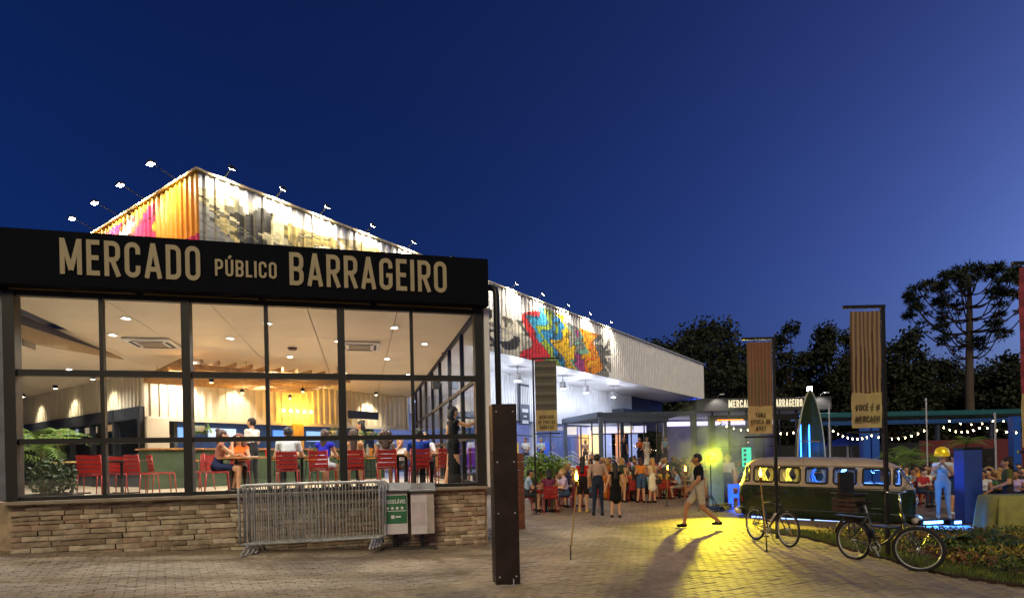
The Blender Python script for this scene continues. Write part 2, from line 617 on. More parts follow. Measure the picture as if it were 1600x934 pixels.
for c in vis[:300]:
    o = link('paver', paver_mesh, ground)
    o.matrix_local = paver_matrix(c[1], c[2])
fb = MB()
for c in cells:
    if id(c) in near: continue
    Mx = paver_matrix(c[1], c[2])
    fb.add([Mx @ Vector(p) for p in pb.v], pb.f[1:])
tag(fb.build('paver_field', pm, ground), kind='stuff')

# ------------------------------------------------------------------ glass pavilion at the front
pav = thing('glass_pavilion', 'black framed glass pavilion with large market sign on a stone clad plinth', 'building', (AX, AY, 0), AROT)
def pbuild(mb, name, m, parent=None, smooth=False):
    return mb.build(name, m, parent or pav, smooth=smooth)
SILL, T1, T2, HEAD = 1.17, 2.115, 3.22, 4.52
# plinth core and its ledge stones
core = pbuild(MB().box((AW / 2, .2, .5), (AW + .1, .24, 1.30)), 'plinth', mat('mortar', '#4a3d30', .9, bump=.4))
stone_mats = [mat('ledge_stone_' + n, c, .85, var=.3, scale=7, bump=.6, bscale=30) for n, c in
              (('tan', '#a0907c'), ('sand', '#ab9b86'), ('brown', '#8c7c6a'), ('rust', '#9c8572'), ('cream', '#b8ab98'))]
st_meshes = []
for sm in stone_mats:
    for v in range(3):
        b = MB(); b.cham((0, 0, 0), (1, 1, 1), .06)
        rr = random.Random(v)
        b.v = [(x + rr.uniform(-.03, .03), y + (rr.uniform(-.4, .4) if y < 0 else 0), z + rr.uniform(-.09, .09)) for x, y, z in b.v]
        st_meshes.append(b.mesh('stone', [sm]))
stones = []
z = -.06
while z < 1.10:
    h = random.choice((.055, .065, .075, .09))
    if z + h > 1.10: h = 1.115 - z
    a = -.05
    while a < AW + .03:
        w = random.uniform(.12, .42)
        if a + w > AW - .08: w = AW + .05 - a
        stones.append((a + w / 2, z + h / 2, w, h))
        a += w
    z += h
stones = [s for s in stones if s[1] + s[3] / 2 > gz(L(s[0], 0).x) - .04]
stones.sort(key=lambda s: -s[2] * s[3] / (9.2 + .25 * s[0]) ** 2)
rest = MB()
restm = []
for i, (a, z, w, h) in enumerate(stones):
    d = random.uniform(.05, .08)
    if i < 300:
        o = link('stone', random.choice(st_meshes), core, (a, .08 - d / 2 + .012, z))
        o.scale = (w - .004, d, h - .004)
    else:
        me = random.choice(st_meshes)
        k = len(rest.f)
        rest.add([(a + v.co.x * (w - .004), .08 - d / 2 + .012 + v.co.y * d, z + v.co.z * (h - .004)) for v in me.vertices], [tuple(p.vertices) for p in me.polygons], stone_mats.index(me.materials[0]))
tag(pbuild(rest, 'stone_rest', stone_mats, core), kind='stuff')
# return of the plinth on the left and stones of the right flank
pbuild(MB().box((-7.5, .42, .475), (14.8, .2, 1.35)), 'plinth_return', mat('pale_stone', '#a3917a', .85, bump=.6, var=.3), None)
pbuild(MB().box((AW + .02, 7.6, .5), (.2, 14.9, 1.30)), 'side_plinth', stone_mats[0])
pbuild(MB().box((AW / 2, .11, 1.142), (AW + .16, .44, .05)), 'sill', mat('sill_stone', '#8d8172', .7, bump=.3))
# frame of the front
for i in range(4):
    a = AW * i / 3
    w = .16 if i in (0, 3) else .13
    pbuild(MB().box((a, .1, (SILL + HEAD) / 2), (w, .2, HEAD - SILL)), 'post', m_post)
    pbuild(MB().box((a, .1, SILL + .006), (w + .06, .24, .012)), 'base_plate', m_black)
pbuild(MB().box((-.19, .16, (SILL + HEAD) / 2 - .01), (.2, .2, HEAD - SILL - .02)), 'corner_post', mat('grey_post', '#6a6f7c', .5, .2))
for i in range(3):
    pbuild(MB().box((AW * (i + .5) / 3, .1, (SILL + HEAD) / 2), (.06, .1, HEAD - SILL)), 'mullion', m_post)
for i in range(3):
    x0, x1 = AW * i / 3 + .07, AW * (i + 1) / 3 - .07
    for nm, z, hh in (('sill_rail', SILL + .03, .06), ('transom', T1, .085), ('transom', T2, .1), ('head_rail', HEAD - .035, .07)):
        pbuild(MB().box(((x0 + x1) / 2, .1, z), (x1 - x0, .12, hh)), nm, m_post)
    for k in range(2):
        c = (x0 + x1) / 2
        g0, g1 = (x0, c - .03) if k == 0 else (c + .03, x1)
        for z0, z1 in ((SILL + .06, T1 - .043), (T1 + .043, T2 - .05), (T2 + .05, HEAD - .07)):
            pbuild(MB().box(((g0 + g1) / 2, .1, (z0 + z1) / 2), (g1 - g0, .008, z1 - z0)), 'pane', m_glass)
# right flank, glazed
for k in range(9):
    b = .1 + k * 1.85
    pbuild(MB().box((AW, b + .0 if k else .28, (SILL + HEAD) / 2), (.09, .1, HEAD - SILL)), 'side_mullion', m_post)
    if k < 8:
        for z0, z1 in ((SILL, T1), (T1, T2), (T2, HEAD)):
            pbuild(MB().box((AW, b + .925, (z0 + z1) / 2), (.008, 1.72, z1 - z0 - .08)), 'side_pane', m_glass)
for z in (SILL + .03, T1, T2, HEAD - .03):
    pbuild(MB().box((AW, 7.6, z), (.07, 14.7, .07)), 'side_rail', m_post)
# floor, ceiling panels, roof
pbuild(MB().box((-3.6, 8.2, FLOOR - .06), (22.2, 15.7, .12)), 'floor', m_floor)
pbuild(MB().box((-3.4, 8.3, 4.72), (22.3, 16.2, .22)), 'roof', mat('roof_sheet', '#3a3c40', .6))
for i in range(-10, 5):
    for j in range(6):
        x0, x1 = i * 1.62 - .4, (i + 1) * 1.62 - .4
        x1 = min(x1, AW - .06)
        y0, y1 = .22 + j * 2.7, .22 + (j + 1) * 2.7
        if i < 0 and j == 0: continue
        pbuild(MB().cham(((x0 + x1) / 2, (y0 + y1) / 2, CEIL + .02 + .002 * ((i + j) % 2)), (x1 - x0 - .014, y1 - y0 - .014, .03), .004), 'ceiling_panel', m_ceil)
# beam over the left edge
bh = mat('bulkhead_board', '#a08e6c', .7, var=.08)
tri = MB().add([L(-.55, .25, 4.49), L(-.55, 6.3, 4.49), L(-.55, .25, 3.86), L(-.67, .25, 4.49), L(-.67, 6.3, 4.49), L(-.67, .25, 3.86)],
               [(0, 1, 2), (5, 4, 3), (0, 3, 4, 1), (1, 4, 5, 2), (2, 5, 3, 0)])
inv = Matrix.Translation((AX, AY, 0)) @ Matrix.Rotation(AROT, 4, 'Z')
tri.v = [tuple(inv.inverted() @ Vector(p)) for p in tri.v]
bo = pbuild(tri, 'bulkhead', bh)
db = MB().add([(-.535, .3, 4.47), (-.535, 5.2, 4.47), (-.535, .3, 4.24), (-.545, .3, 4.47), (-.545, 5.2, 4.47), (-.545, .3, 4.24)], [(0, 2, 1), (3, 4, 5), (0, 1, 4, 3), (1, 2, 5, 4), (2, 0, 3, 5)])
pbuild(db, 'night_gap_strip', mat('dark_strip', '#20222a', .6), bo)  # solid dark strip in place of the gap open to the night sky
pbuild(MB().box((-.54, 1.75, 3.98), (.02, .42, .12)), 'vent_grille', mat('vent_grey', '#77705f', .6), bo)
# sign
sb = MB().cham((AW / 2 - .08, -.02, 5.0), (AW + .5, .34, .88), .012)
sign = pbuild(sb, 'sign_board', m_sign)
for i in range(4):
    pbuild(MB().box((AW / 8 * (2 * i + 1) - .05, .03, 4.545), (AW / 4 - .12, .05, .018)), 'drip_edge', mat('drip_metal', '#a08a66', .4, .6), sign)
fr = lambda x, z, d: (x, -.19 - d - .001, z)
def fit(s, x0, x1, z, h, t, parent, place, material, gap=.13, joined=False, depth=.02):
    w = text_width(s, t, gap) * h
    write(s, x0, z, h, place, material, parent, t=t, gap=gap, wide=(x1 - x0) / w, joined=joined, depth=depth)
def sx(px):
    return aL(px, -.2)
fit('MERCADO', sx(101), sx(320), 4.75, .57, .068, sign, fr, m_letter)
fit('PÚBLICO', sx(343), sx(439), 4.85, .28, .07, sign, fr, m_letter)
fit('BARRAGEIRO', sx(459), sx(704), 4.755, .57, .068, sign, fr, m_letter)
# downpipe
pbuild(MB().tube([(AW + .16, .35, 5.0), (AW + .28, .2, 5.02), (AW + .36, .1, 4.96), (AW + .38, .08, 4.85), (AW + .38, .08, 4.0), (AW + .38, .08, .02)], .06, 12), 'downpipe', m_black, smooth=True)
for z in (4.3, 2.6, 1.0):
    pbuild(MB().box((AW + .31, .1, z), (.2, .03, .04)), 'pipe_clip', m_steel)
pbuild(MB().box((AW + .16, .12, 2.85), (.10, .22, 3.42)), 'corner_trim', m_white)

# ------------------------------------------------------------------ the market hall behind
hall = thing('market_hall', 'long market hall with painted corrugated fascia and deep white canopy', 'building', (HX, HY, 0), HROT)
def hbuild(mb, name, m, parent=None, smooth=False):
    return mb.build(name, m, parent or hall, smooth=smooth)
HB, HT, HLEN, HDEP = 6.35, 9.25, 41.4, 27.
def corrugated(p0, p1, z0, z1, out, pitch=.25, amp=.045, rows=1, paint=None):
    """trapezoid sheet from p0 to p1 (local xy), ribs towards out; returns MB and colour list"""
    p0, p1, out = Vector(p0), Vector(p1), Vector(out)
    n = int((p1 - p0).length / pitch)
    cols = []
    for i in range(n):
        for f, o in ((0, 0), (.5, 0), (.6, 1), (.9, 1)):
            cols.append((p0 + (p1 - p0) * ((i + f) / n) + out * amp * o, (i + f) / n))
    cols.append((p1, 1.))
    mb = MB()
    for r in range(rows + 1):
        z = z0 + (z1 - z0) * r / rows
        mb.v += [(c.x, c.y, z) for c, _ in cols]
    k = len(cols)
    colr = []
    for r in range(rows):
        for i in range(k - 1):
            mb.f.append((r * k + i, r * k + i + 1, (r + 1) * k + i + 1, (r + 1) * k + i))
            if paint: colr.append(paint((cols[i][1] + cols[i + 1][1]) / 2, (r + .5) / rows))
    mb.m = [0] * len(mb.f)
    return mb, colr
def set_paint(o, cols):
    at_ = o.data.color_attributes.new('paint', 'FLOAT_COLOR', 'CORNER')
    data = []
    for p, c in zip(o.data.polygons, cols):
        data += [*c, 1.] * len(p.vertices)
    at_.data.foreach_set('color', data)
m_paint = mat('mural_paint', '#fff', .5, .0, var=.1, scale=2.5, attr='paint')
W_ = lin('#e4e4e6')
rm = random.Random(11)
def cells_of(n, x0, x1, pal, sx_=1., sy_=1., seed=1):
    r = random.Random(seed)
    return [(r.uniform(x0, x1), r.random(), lin(r.choice(pal)), sx_, sy_) for _ in range(n)]
grey = ['#c9c6bd', '#8c8a86', '#5a5957', '#2c2c2d', '#a9a79f', '#e0ddd2', '#77736a']
warm = ['#d9cfa8', '#cfc08a', '#8f8360', '#efe8cf', '#3a362e', '#b9a76a']
vivid = ['#d8262c', '#f2b705', '#f07d1a', '#2d8fd0', '#3fb6c4', '#9ab53b', '#e8c21a', '#8c3f80', '#f2b705', '#e5641c']
C1 = cells_of(60, .0, .22, grey + warm + warm, 1.6, .9, 3)
C2 = cells_of(90, .2, .40, grey + ['#2c2c2d', '#5a5957', '#3c3b3a'], 1.8, 1., 4)
C3 = []
r3 = random.Random(5)
bands = ['#f07d1a', '#d8262c', '#d8262c', '#3fa8d8', '#9ab53b', '#2d8fd0', '#f2c417', '#e8c21a', '#8c8a86', '#7fb0a8', '#b04a90', '#f2b705', '#f07d1a', '#e5941c']
for q in range(70):
    tt_ = r3.uniform(.345, .54)
    C3.append((tt_, r3.random(), lin(bands[min(13, max(0, int((tt_ - .345) / .195 * 14 + r3.uniform(-.8, .8))))]), 1.7, .75))
C4 = cells_of(26, .52, .60, ['#b9b9b9', '#e3e3e3', '#6a6a6a', '#8c8a86'], 1, 1.5, 6)
def near_cell(cs, t, v):
    t += .006 * math.sin(v * 23 + t * 130); v += .03 * math.sin(t * 170)
    ds = sorted((math.sqrt(((c[0] - t) * 14 * c[3]) ** 2 + ((c[1] - v) * c[4]) ** 2), c[2]) for c in cs)
    k = .25 if ds[1][0] - ds[0][0] < .018 else (.72 if int((ds[0][0] + .4 * v) * 22) % 3 == 0 else 1.)
    return tuple(x * k for x in ds[0][1])
def paint_right(t, v):
    w = .012 * math.sin(v * 9 + t * 40)
    t2 = t + w
    if t2 < .20:
        if v > .86 + .05 * math.sin(t * 60): return W_
        return near_cell(C1, t2, v)
    if t2 < .36 + .05 * max(0, v - .55):
        if v > .62 - .10 * t2 + .02 * math.sin(t * 90): return W_ if rm.random() > .03 else lin('#b5a27c')
        if int(v * 16) % 5 == 0: return lin('#bdbbb5')
        return near_cell(C2, t2, v)
    if t2 < .537:
        if v > .80 and t2 > .47: return W_
        if v > .93: return W_
        return near_cell(C3, t2, v)
    if t < .578: return near_cell(C4, t2, v)
    return W_
leftpal = cells_of(55, 0, .45, ['#f0a30a', '#f2c417', '#efefef', '#efefef', '#e5641c', '#c21c5e', '#2d9fb0', '#3fb64a', '#f2b705', '#25406b'], .55, .8, 9)
def paint_left(t, v):
    if v > .95: return lin('#f0c030')
    if t < .08: return lin('#d88a12') if v > .45 else lin('#c2185e')
    return near_cell(leftpal, t + .02 * math.sin(v * 7), v * .9)
mb, cl = corrugated((0, -3.4), (HLEN, -3.4), HB, HT, (0, -1), .27, .05, 60, paint_right)
fas = hbuild(mb, 'mural_fascia', m_paint); set_paint(fas, cl)
fas['label'] = 'corrugated fascia painted with grey and multicoloured mural'
mb, cl = corrugated((0, HDEP), (0, -3.4), HB, HT, (-1, 0), .27, .05, 44, lambda t, v: paint_left(1 - t, v))
fas2 = hbuild(mb, 'end_fascia', m_paint); set_paint(fas2, cl)
mb, _ = corrugated((HLEN, -3.4), (HLEN, HDEP), HB, HT, (1, 0), .27, .05, 1)
hbuild(mb, 'far_fascia', m_corr)
hbuild(MB().box((HLEN / 2, (HDEP - 3.4) / 2, HT - .2), (HLEN - .1, HDEP + 3.3, .1)), 'roof', m_corr)
for nm, c, s in (('coping', (HLEN / 2, -3.42, HT + .03), (HLEN + .24, .18, .06)), ('coping', (-.03, (HDEP - 3.55) / 2, HT + .033), (.18, HDEP + 3.5, .06))):
    hbuild(MB().box(c, s), nm, mat('coping_metal', '#c9b68a', .4, .3))
# soffit boards
for i in range(14):
    w = HLEN / 14
    hbuild(MB().cham((w * (i + .5), -1.7, HB + .02), (w - .02, 3.36, .04), .006), 'soffit_panel', m_white)
# walls below the fascia
mb, _ = corrugated((0, 0), (10.6, 0), 3.15, HB + .1, (0, -1), .25, .05)
hbuild(mb, 'inner_wall', m_cream)
mb, _ = corrugated((10.7, 0), (HLEN - 7, 0), 3.8, HB + .1, (0, -1), .25, .04)
hbuild(mb, 'upper_wall', m_corr)
mb, _ = corrugated((0, HDEP), (0, 0), 3.45, HB + .1, (-1, 0), .25, .05)
hbuild(mb, 'end_wall', mat('pale_sheet', '#c4bba9', .5, .05, var=.06, scale=1))
hbuild(MB().box((HLEN - 3.5, .3, 5.1), (7, .2, 2.6)), 'rear_wall', mat('dull_blue_wall', '#47505e', .7))
hbuild(MB().box((26, 12, FLOOR - .08), (31, 23.5, .14)), 'hall_floor', m_floor)
hbuild(MB().box((HLEN / 2 + 5, -.9, FLOOR / 2 - .1), (HLEN - 10.2, 2.2, FLOOR + .17)), 'platform', mat('platform_concrete', '#6b6964', .8, bump=.3))
hbuild(MB().box((26, 7.0, 3.2), (31, .15, 4.3)), 'partition', mat('hall_partition', '#6f7490', .7))
hbuild(MB().box((26, 3.5, 5.2), (31, 7.0, .08)), 'inner_ceiling', m_white)
# storefront under the canopy
m_frame = mat('storefront_frame', '#3c4657', .5, .2)
for i in range(13):
    x = 11. + i * 1.9
    if x > HLEN - 7: break
    col_ = i % 4 == 1
    hbuild(MB().box((x, -.02, (FLOOR + 3.8) / 2), (.3 if col_ else .08, .3 if col_ else .1, 3.8 - FLOOR)), 'column' if col_ else 'storefront_mullion', m_white if col_ else m_frame)
    hbuild(MB().box((x + .95, 0, 2.45), (1.6, .01, 2.6)), 'storefront_pane', m_darkglass)
hbuild(MB().box((22.4, 0, 3.77), (23.2, .12, .1)), 'storefront_head', m_frame)
hbuild(MB().box((22.4, 0, 3.0), (23.2, .08, .06)), 'storefront_transom', m_frame)
hall_lights = [lamp('AREA', 130, '#b4c8ff', hall, (15 + 7 * i, 4, 5.0), (0, 0, -1), (5, 4), name='hall_light') for i in range(4)]
lamp('POINT', 30, '#ffb84a', hall, (29, 4, 2.6), size=.3, name='stall_light')
for i, (c, zz) in enumerate((('#e08a1e', 1.9), ('#d9541e', 1.8), ('#7a3fb0', 2.0), ('#e0b01e', 2.1), ('#3f6fd0', 2.2))):
    hbuild(MB().cham((14 + 4.4 * i, 6.6, zz), (1.9, .5, 1.6), .03), 'stall_front', mat('stall_' + str(i), c, .5))
# vents and dark box under the canopy end
hbuild(MB().box((33.2, -.5, 4.9), (4.6, .9, .5)), 'duct', mat('duct_grey', '#3f4a55', .6))
# board on the wall
wb = hbuild(MB().cham((19.5, -.13, 4.75), (.95, .08, 2.3), .02), 'notice_board', mat('notice_navy', '#27324a', .5))
for k in range(5):
    hbuild(MB().box((19.17 + .165 * k, -.185, 5.25), (.1, .02, 1.0)), 'white_bar', m_white, wb)
for k in range(3):
    hbuild(MB().box((19.5, -.185, 4.4 - .32 * k), (.6 if k != 1 else .3, .02, .2 if k != 1 else .1)), 'white_panel', m_white, wb)

# canopy lamps
for i, x in enumerate((13.2, 16.5, 21., 23.7, 27.5)):
    t = thing('canopy_lamp', 'white cylinder lamp hanging under the hall canopy, %s from the pavilion' % ORD[i], 'lamp', Hh(x, -1.8, HB), HROT, 'lamps under the canopy')
    MB().tube([(0, 0, -.01), (0, 0, -.35)], .015, 6).build('stem', m_black, t)
    MB().lathe([(.16, -.75), (.18, -.72), (.18, -.36), (.05, -.34)], n=14).build('shade', m_white, t)
    MB().lathe([(.13, -.765), (.13, -.752)], n=14).build('bulb', emis('lamp_white', '#f4f6ff', 25), t)
    lamp('POINT', 52, '#e9efff', t, (0, 0, -.95), size=.15)

# floodlights on arms over the mural
def floodlight(label, p, ang, aim, e, sz=1., tilt=False):
    t = thing('floodlight', label, 'floodlight', p, ang, 'floodlights on arms above the mural')
    MB().tube([(0, 0, -.25), (0, .05, .1), (0, -1.15 * sz, .42 * (.5 + .5 * sz))], .018, 6).build('arm', m_black, t)
    hd = MB().cham((0, 0, 0), (.26, .17, .07) if not tilt else (.2, .13, .06), .02).build('housing', mat('flood_housing', '#3c3e42', .4, .4), t, (0, -1.2 * sz, .42 * (.5 + .5 * sz)))
    MB().box((0, 0, -.04 if not tilt else -.033), (.2, .12, .008) if not tilt else (.15, .09, .006)).build('lens', emis('flood_lens', '#fff2d8', 60), hd)
    if tilt: hd.rotation_euler = (R(58), 0, 0)
    lamp('SPOT', e, '#fff0d2', t, (0, -1.2 * sz, .40 * (.5 + .5 * sz) - .1), aim, .12, 125, .6)
m_fl = 0
for i, y in enumerate((-2.3, -.4, 1.4, 3.2, 5.2, 8, 12)):
    floodlight('floodlight on the end wall of the hall, %s from its near corner' % ORD[i], Hh(0, y, HT), HROT + math.pi * 1.5, (0, .75, -1), 105, .55)
for i, x in enumerate((.7, 2.2, 3.7, 5.5, 7.4, 9.5, 11.6, 13.8, 16, 18.4, 20.8, 23.4)):
    floodlight('floodlight along the hall roof edge, %s from its near corner' % ORD[i], Hh(x, -3.4, HT), HROT, (0, .75, -1), 75 if i < 7 else 120, .32, True)

# ------------------------------------------------------------------ people: one continuous surface grown round a posed skeleton
def surface_nets(f, lo, hi, h):
    n = [int(math.ceil((hi[i] - lo[i]) / h)) + 1 for i in range(3)]
    ax = [lo[i] + h * np.arange(n[i]) for i in range(3)]
    X, Y, Z = np.meshgrid(*ax, indexing='ij')
    V = f(X, Y, Z)
    S = V < 0
    acc = np.zeros((n[0] - 1, n[1] - 1, n[2] - 1, 3)); cnt = np.zeros(acc.shape[:3])
    cor = [(i, j, k) for i in (0, 1) for j in (0, 1) for k in (0, 1)]
    sl = lambda c: tuple(slice(c[d], n[d] - 1 + c[d]) for d in range(3))
    for a in cor:
        for d in range(3):
            if a[d] == 1: continue
            b = list(a); b[d] = 1; b = tuple(b)
            va, vb = V[sl(a)], V[sl(b)]
            cross = (va < 0) != (vb < 0)
            t = np.where(cross, va / np.where(cross, va - vb, 1), 0)
            for e in range(3):
                acc[..., e] += np.where(cross, a[e] + (t if e == d else 0), 0)
            cnt += cross
    act = cnt > 0
    idx = -np.ones(act.shape, int)
    idx[act] = np.arange(act.sum())
    pos = acc[act] / cnt[act][:, None]
    ijk = np.argwhere(act)
    verts = (pos + ijk) * h + np.array(lo)
    faces = []
    for d in range(3):
        e1, e2 = (d + 1) % 3, (d + 2) % 3
        a = [slice(1, n[i] - 1) for i in range(3)]; a[d] = slice(0, n[d] - 1)
        b = list(a); b[d] = slice(1, n[d])
        s0, s1 = S[tuple(a)], S[tuple(b)]
        for flip in (False, True):
            w = np.argwhere((s0 & ~s1) if not flip else (~s0 & s1))
            if not len(w): continue
            base = w.copy()
            for i in range(3):
                if i != d: base[:, i] += 1
            def q(o1, o2):
                c = base.copy(); c[:, e1] -= o1; c[:, e2] -= o2
                return idx[c[:, 0], c[:, 1], c[:, 2]]
            ring = [q(1, 1), q(0, 1), q(0, 0), q(1, 0)]
            if flip: ring = ring[::-1]
            faces.append(np.stack(ring, 1))
    return verts, np.concatenate(faces)

def cone_sdf(X, Y, Z, p, q, r0, r1, fy=1.):
    """tapered capsule, squeezed by fy in Y"""
    dx, dy, dz = q[0] - p[0], q[1] - p[1], q[2] - p[2]
    L2 = dx * dx + dy * dy + dz * dz + 1e-9
    t = np.clip(((X - p[0]) * dx + (Y - p[1]) * dy + (Z - p[2]) * dz) / L2, 0, 1)
    return np.sqrt((X - p[0] - t * dx) ** 2 + ((Y - p[1] - t * dy) / fy) ** 2 + (Z - p[2] - t * dz) ** 2) - (r0 + (r1 - r0) * t), t

def skeleton(pose, sex, rnd):
    w = .185 if sex == 'm' else .155
    hip = .085 if sex == 'm' else .09
    J = dict(pel=(0, 0, .95), wai=(0, .0, 1.10), che=(0, .01, 1.29), nec=(0, -.005, 1.44), hea=(0, .025, 1.60))
    def arm(s, el, wr): J['sh' + s], J['el' + s], J['wr' + s] = ((w if s == 'r' else -w), 0, 1.385), el, wr
    def leg(s, kn, an): J['hi' + s], J['kn' + s], J['an' + s] = ((hip if s == 'r' else -hip), 0, .92), kn, an
    if pose in ('stand', 'hold', 'hold2', 'reach', 'sing', 'phone', 'hips'):
        leg('r', (.10, .02, .49), (.11, -.01, .07)); leg('l', (-.10, .0, .49), (-.13, .03, .07))
        arm('r', (w + .06, -.03, 1.11), (w + .07, .05, .88)); arm('l', (-w - .06, -.03, 1.11), (-w - .06, .06, .88))
        if pose == 'hold': arm('r', (w + .09, -.03, 1.12), (w + .16, .04, .90))
        if pose == 'hold2': arm('l', (-w - .09, -.03, 1.12), (-w - .16, .04, .90))
        if pose == 'reach': arm('r', (w + .08, .24, 1.30), (w + .16, .46, 1.44)); leg('l', (-.10, -.05, .50), (-.10, -.16, .09))
        if pose == 'sing': arm('r', (w + .07, .08, 1.15), (.05, .24, 1.42)); arm('l', (-w - .05, .1, 1.14), (-.04, .25, 1.36))
        if pose == 'phone': arm('r', (w + .05, .03, 1.12), (.10, .28, 1.22)); arm('l', (-w - .04, .02, 1.12), (-.12, .24, 1.02))
        if pose == 'hips': arm('l', (-w - .15, -.06, 1.16), (-.13, .05, 1.02))
    elif pose == 'walk':
        leg('r', (.09, .27, .53), (.09, .34, .11)); leg('l', (-.09, -.05, .50), (-.09, -.40, .17))
        arm('r', (w + .06, -.14, 1.13), (w + .07, -.16, .89)); arm('l', (-w - .06, .06, 1.12), (-w - .05, .24, .94))
        J['hea'] = (0, .05, 1.59)
    elif pose == 'stroll':
        leg('r', (.09, .12, .50), (.09, .12, .07)); leg('l', (-.09, .04, .49), (-.09, -.16, .12))
        arm('r', (w + .06, -.06, 1.12), (w + .1, -.02, .88)); arm('l', (-w - .06, .0, 1.12), (-w - .05, .1, .89))
    else:   # seated, seat level .47
        dz = -.40
        for k in list(J): J[k] = (J[k][0], J[k][1], J[k][2] + dz)
        lean = {'sit': .05, 'sit_eat': .14, 'sit_back': -.08, 'sit_talk': .10}[pose]
        for k, f in (('wai', .4), ('che', .8), ('nec', 1), ('hea', 1.15)): J[k] = (J[k][0], J[k][1] + lean * f, J[k][2])
        J['hir'], J['knr'], J['anr'] = (hip, .02, .54), (.13, .42, .52), (.14, .40, .08)
        J['hil'], J['knl'], J['anl'] = (-hip, .02, .54), (-.13, .42, .52), (-.12, .33, .08)
        s = lean * .85
        J['shr'], J['shl'] = (w, s, .985), (-w, s, .985)
        J['elr'], J['wrr'] = (w + .07, .1 + s, .74), (.14, .36 + s * .5, .78)
        J['ell'], J['wrl'] = (-w - .07, .1 + s, .74), (-.14, .36 + s * .5, .78)
        if pose == 'sit': J['wrr'], J['wrl'] = (.12, .30, .64), (-.12, .30, .64)
        if pose == 'sit_talk': J['elr'], J['wrr'] = (w + .03, .30, .80), (.06, .30, 1.05)
    return J

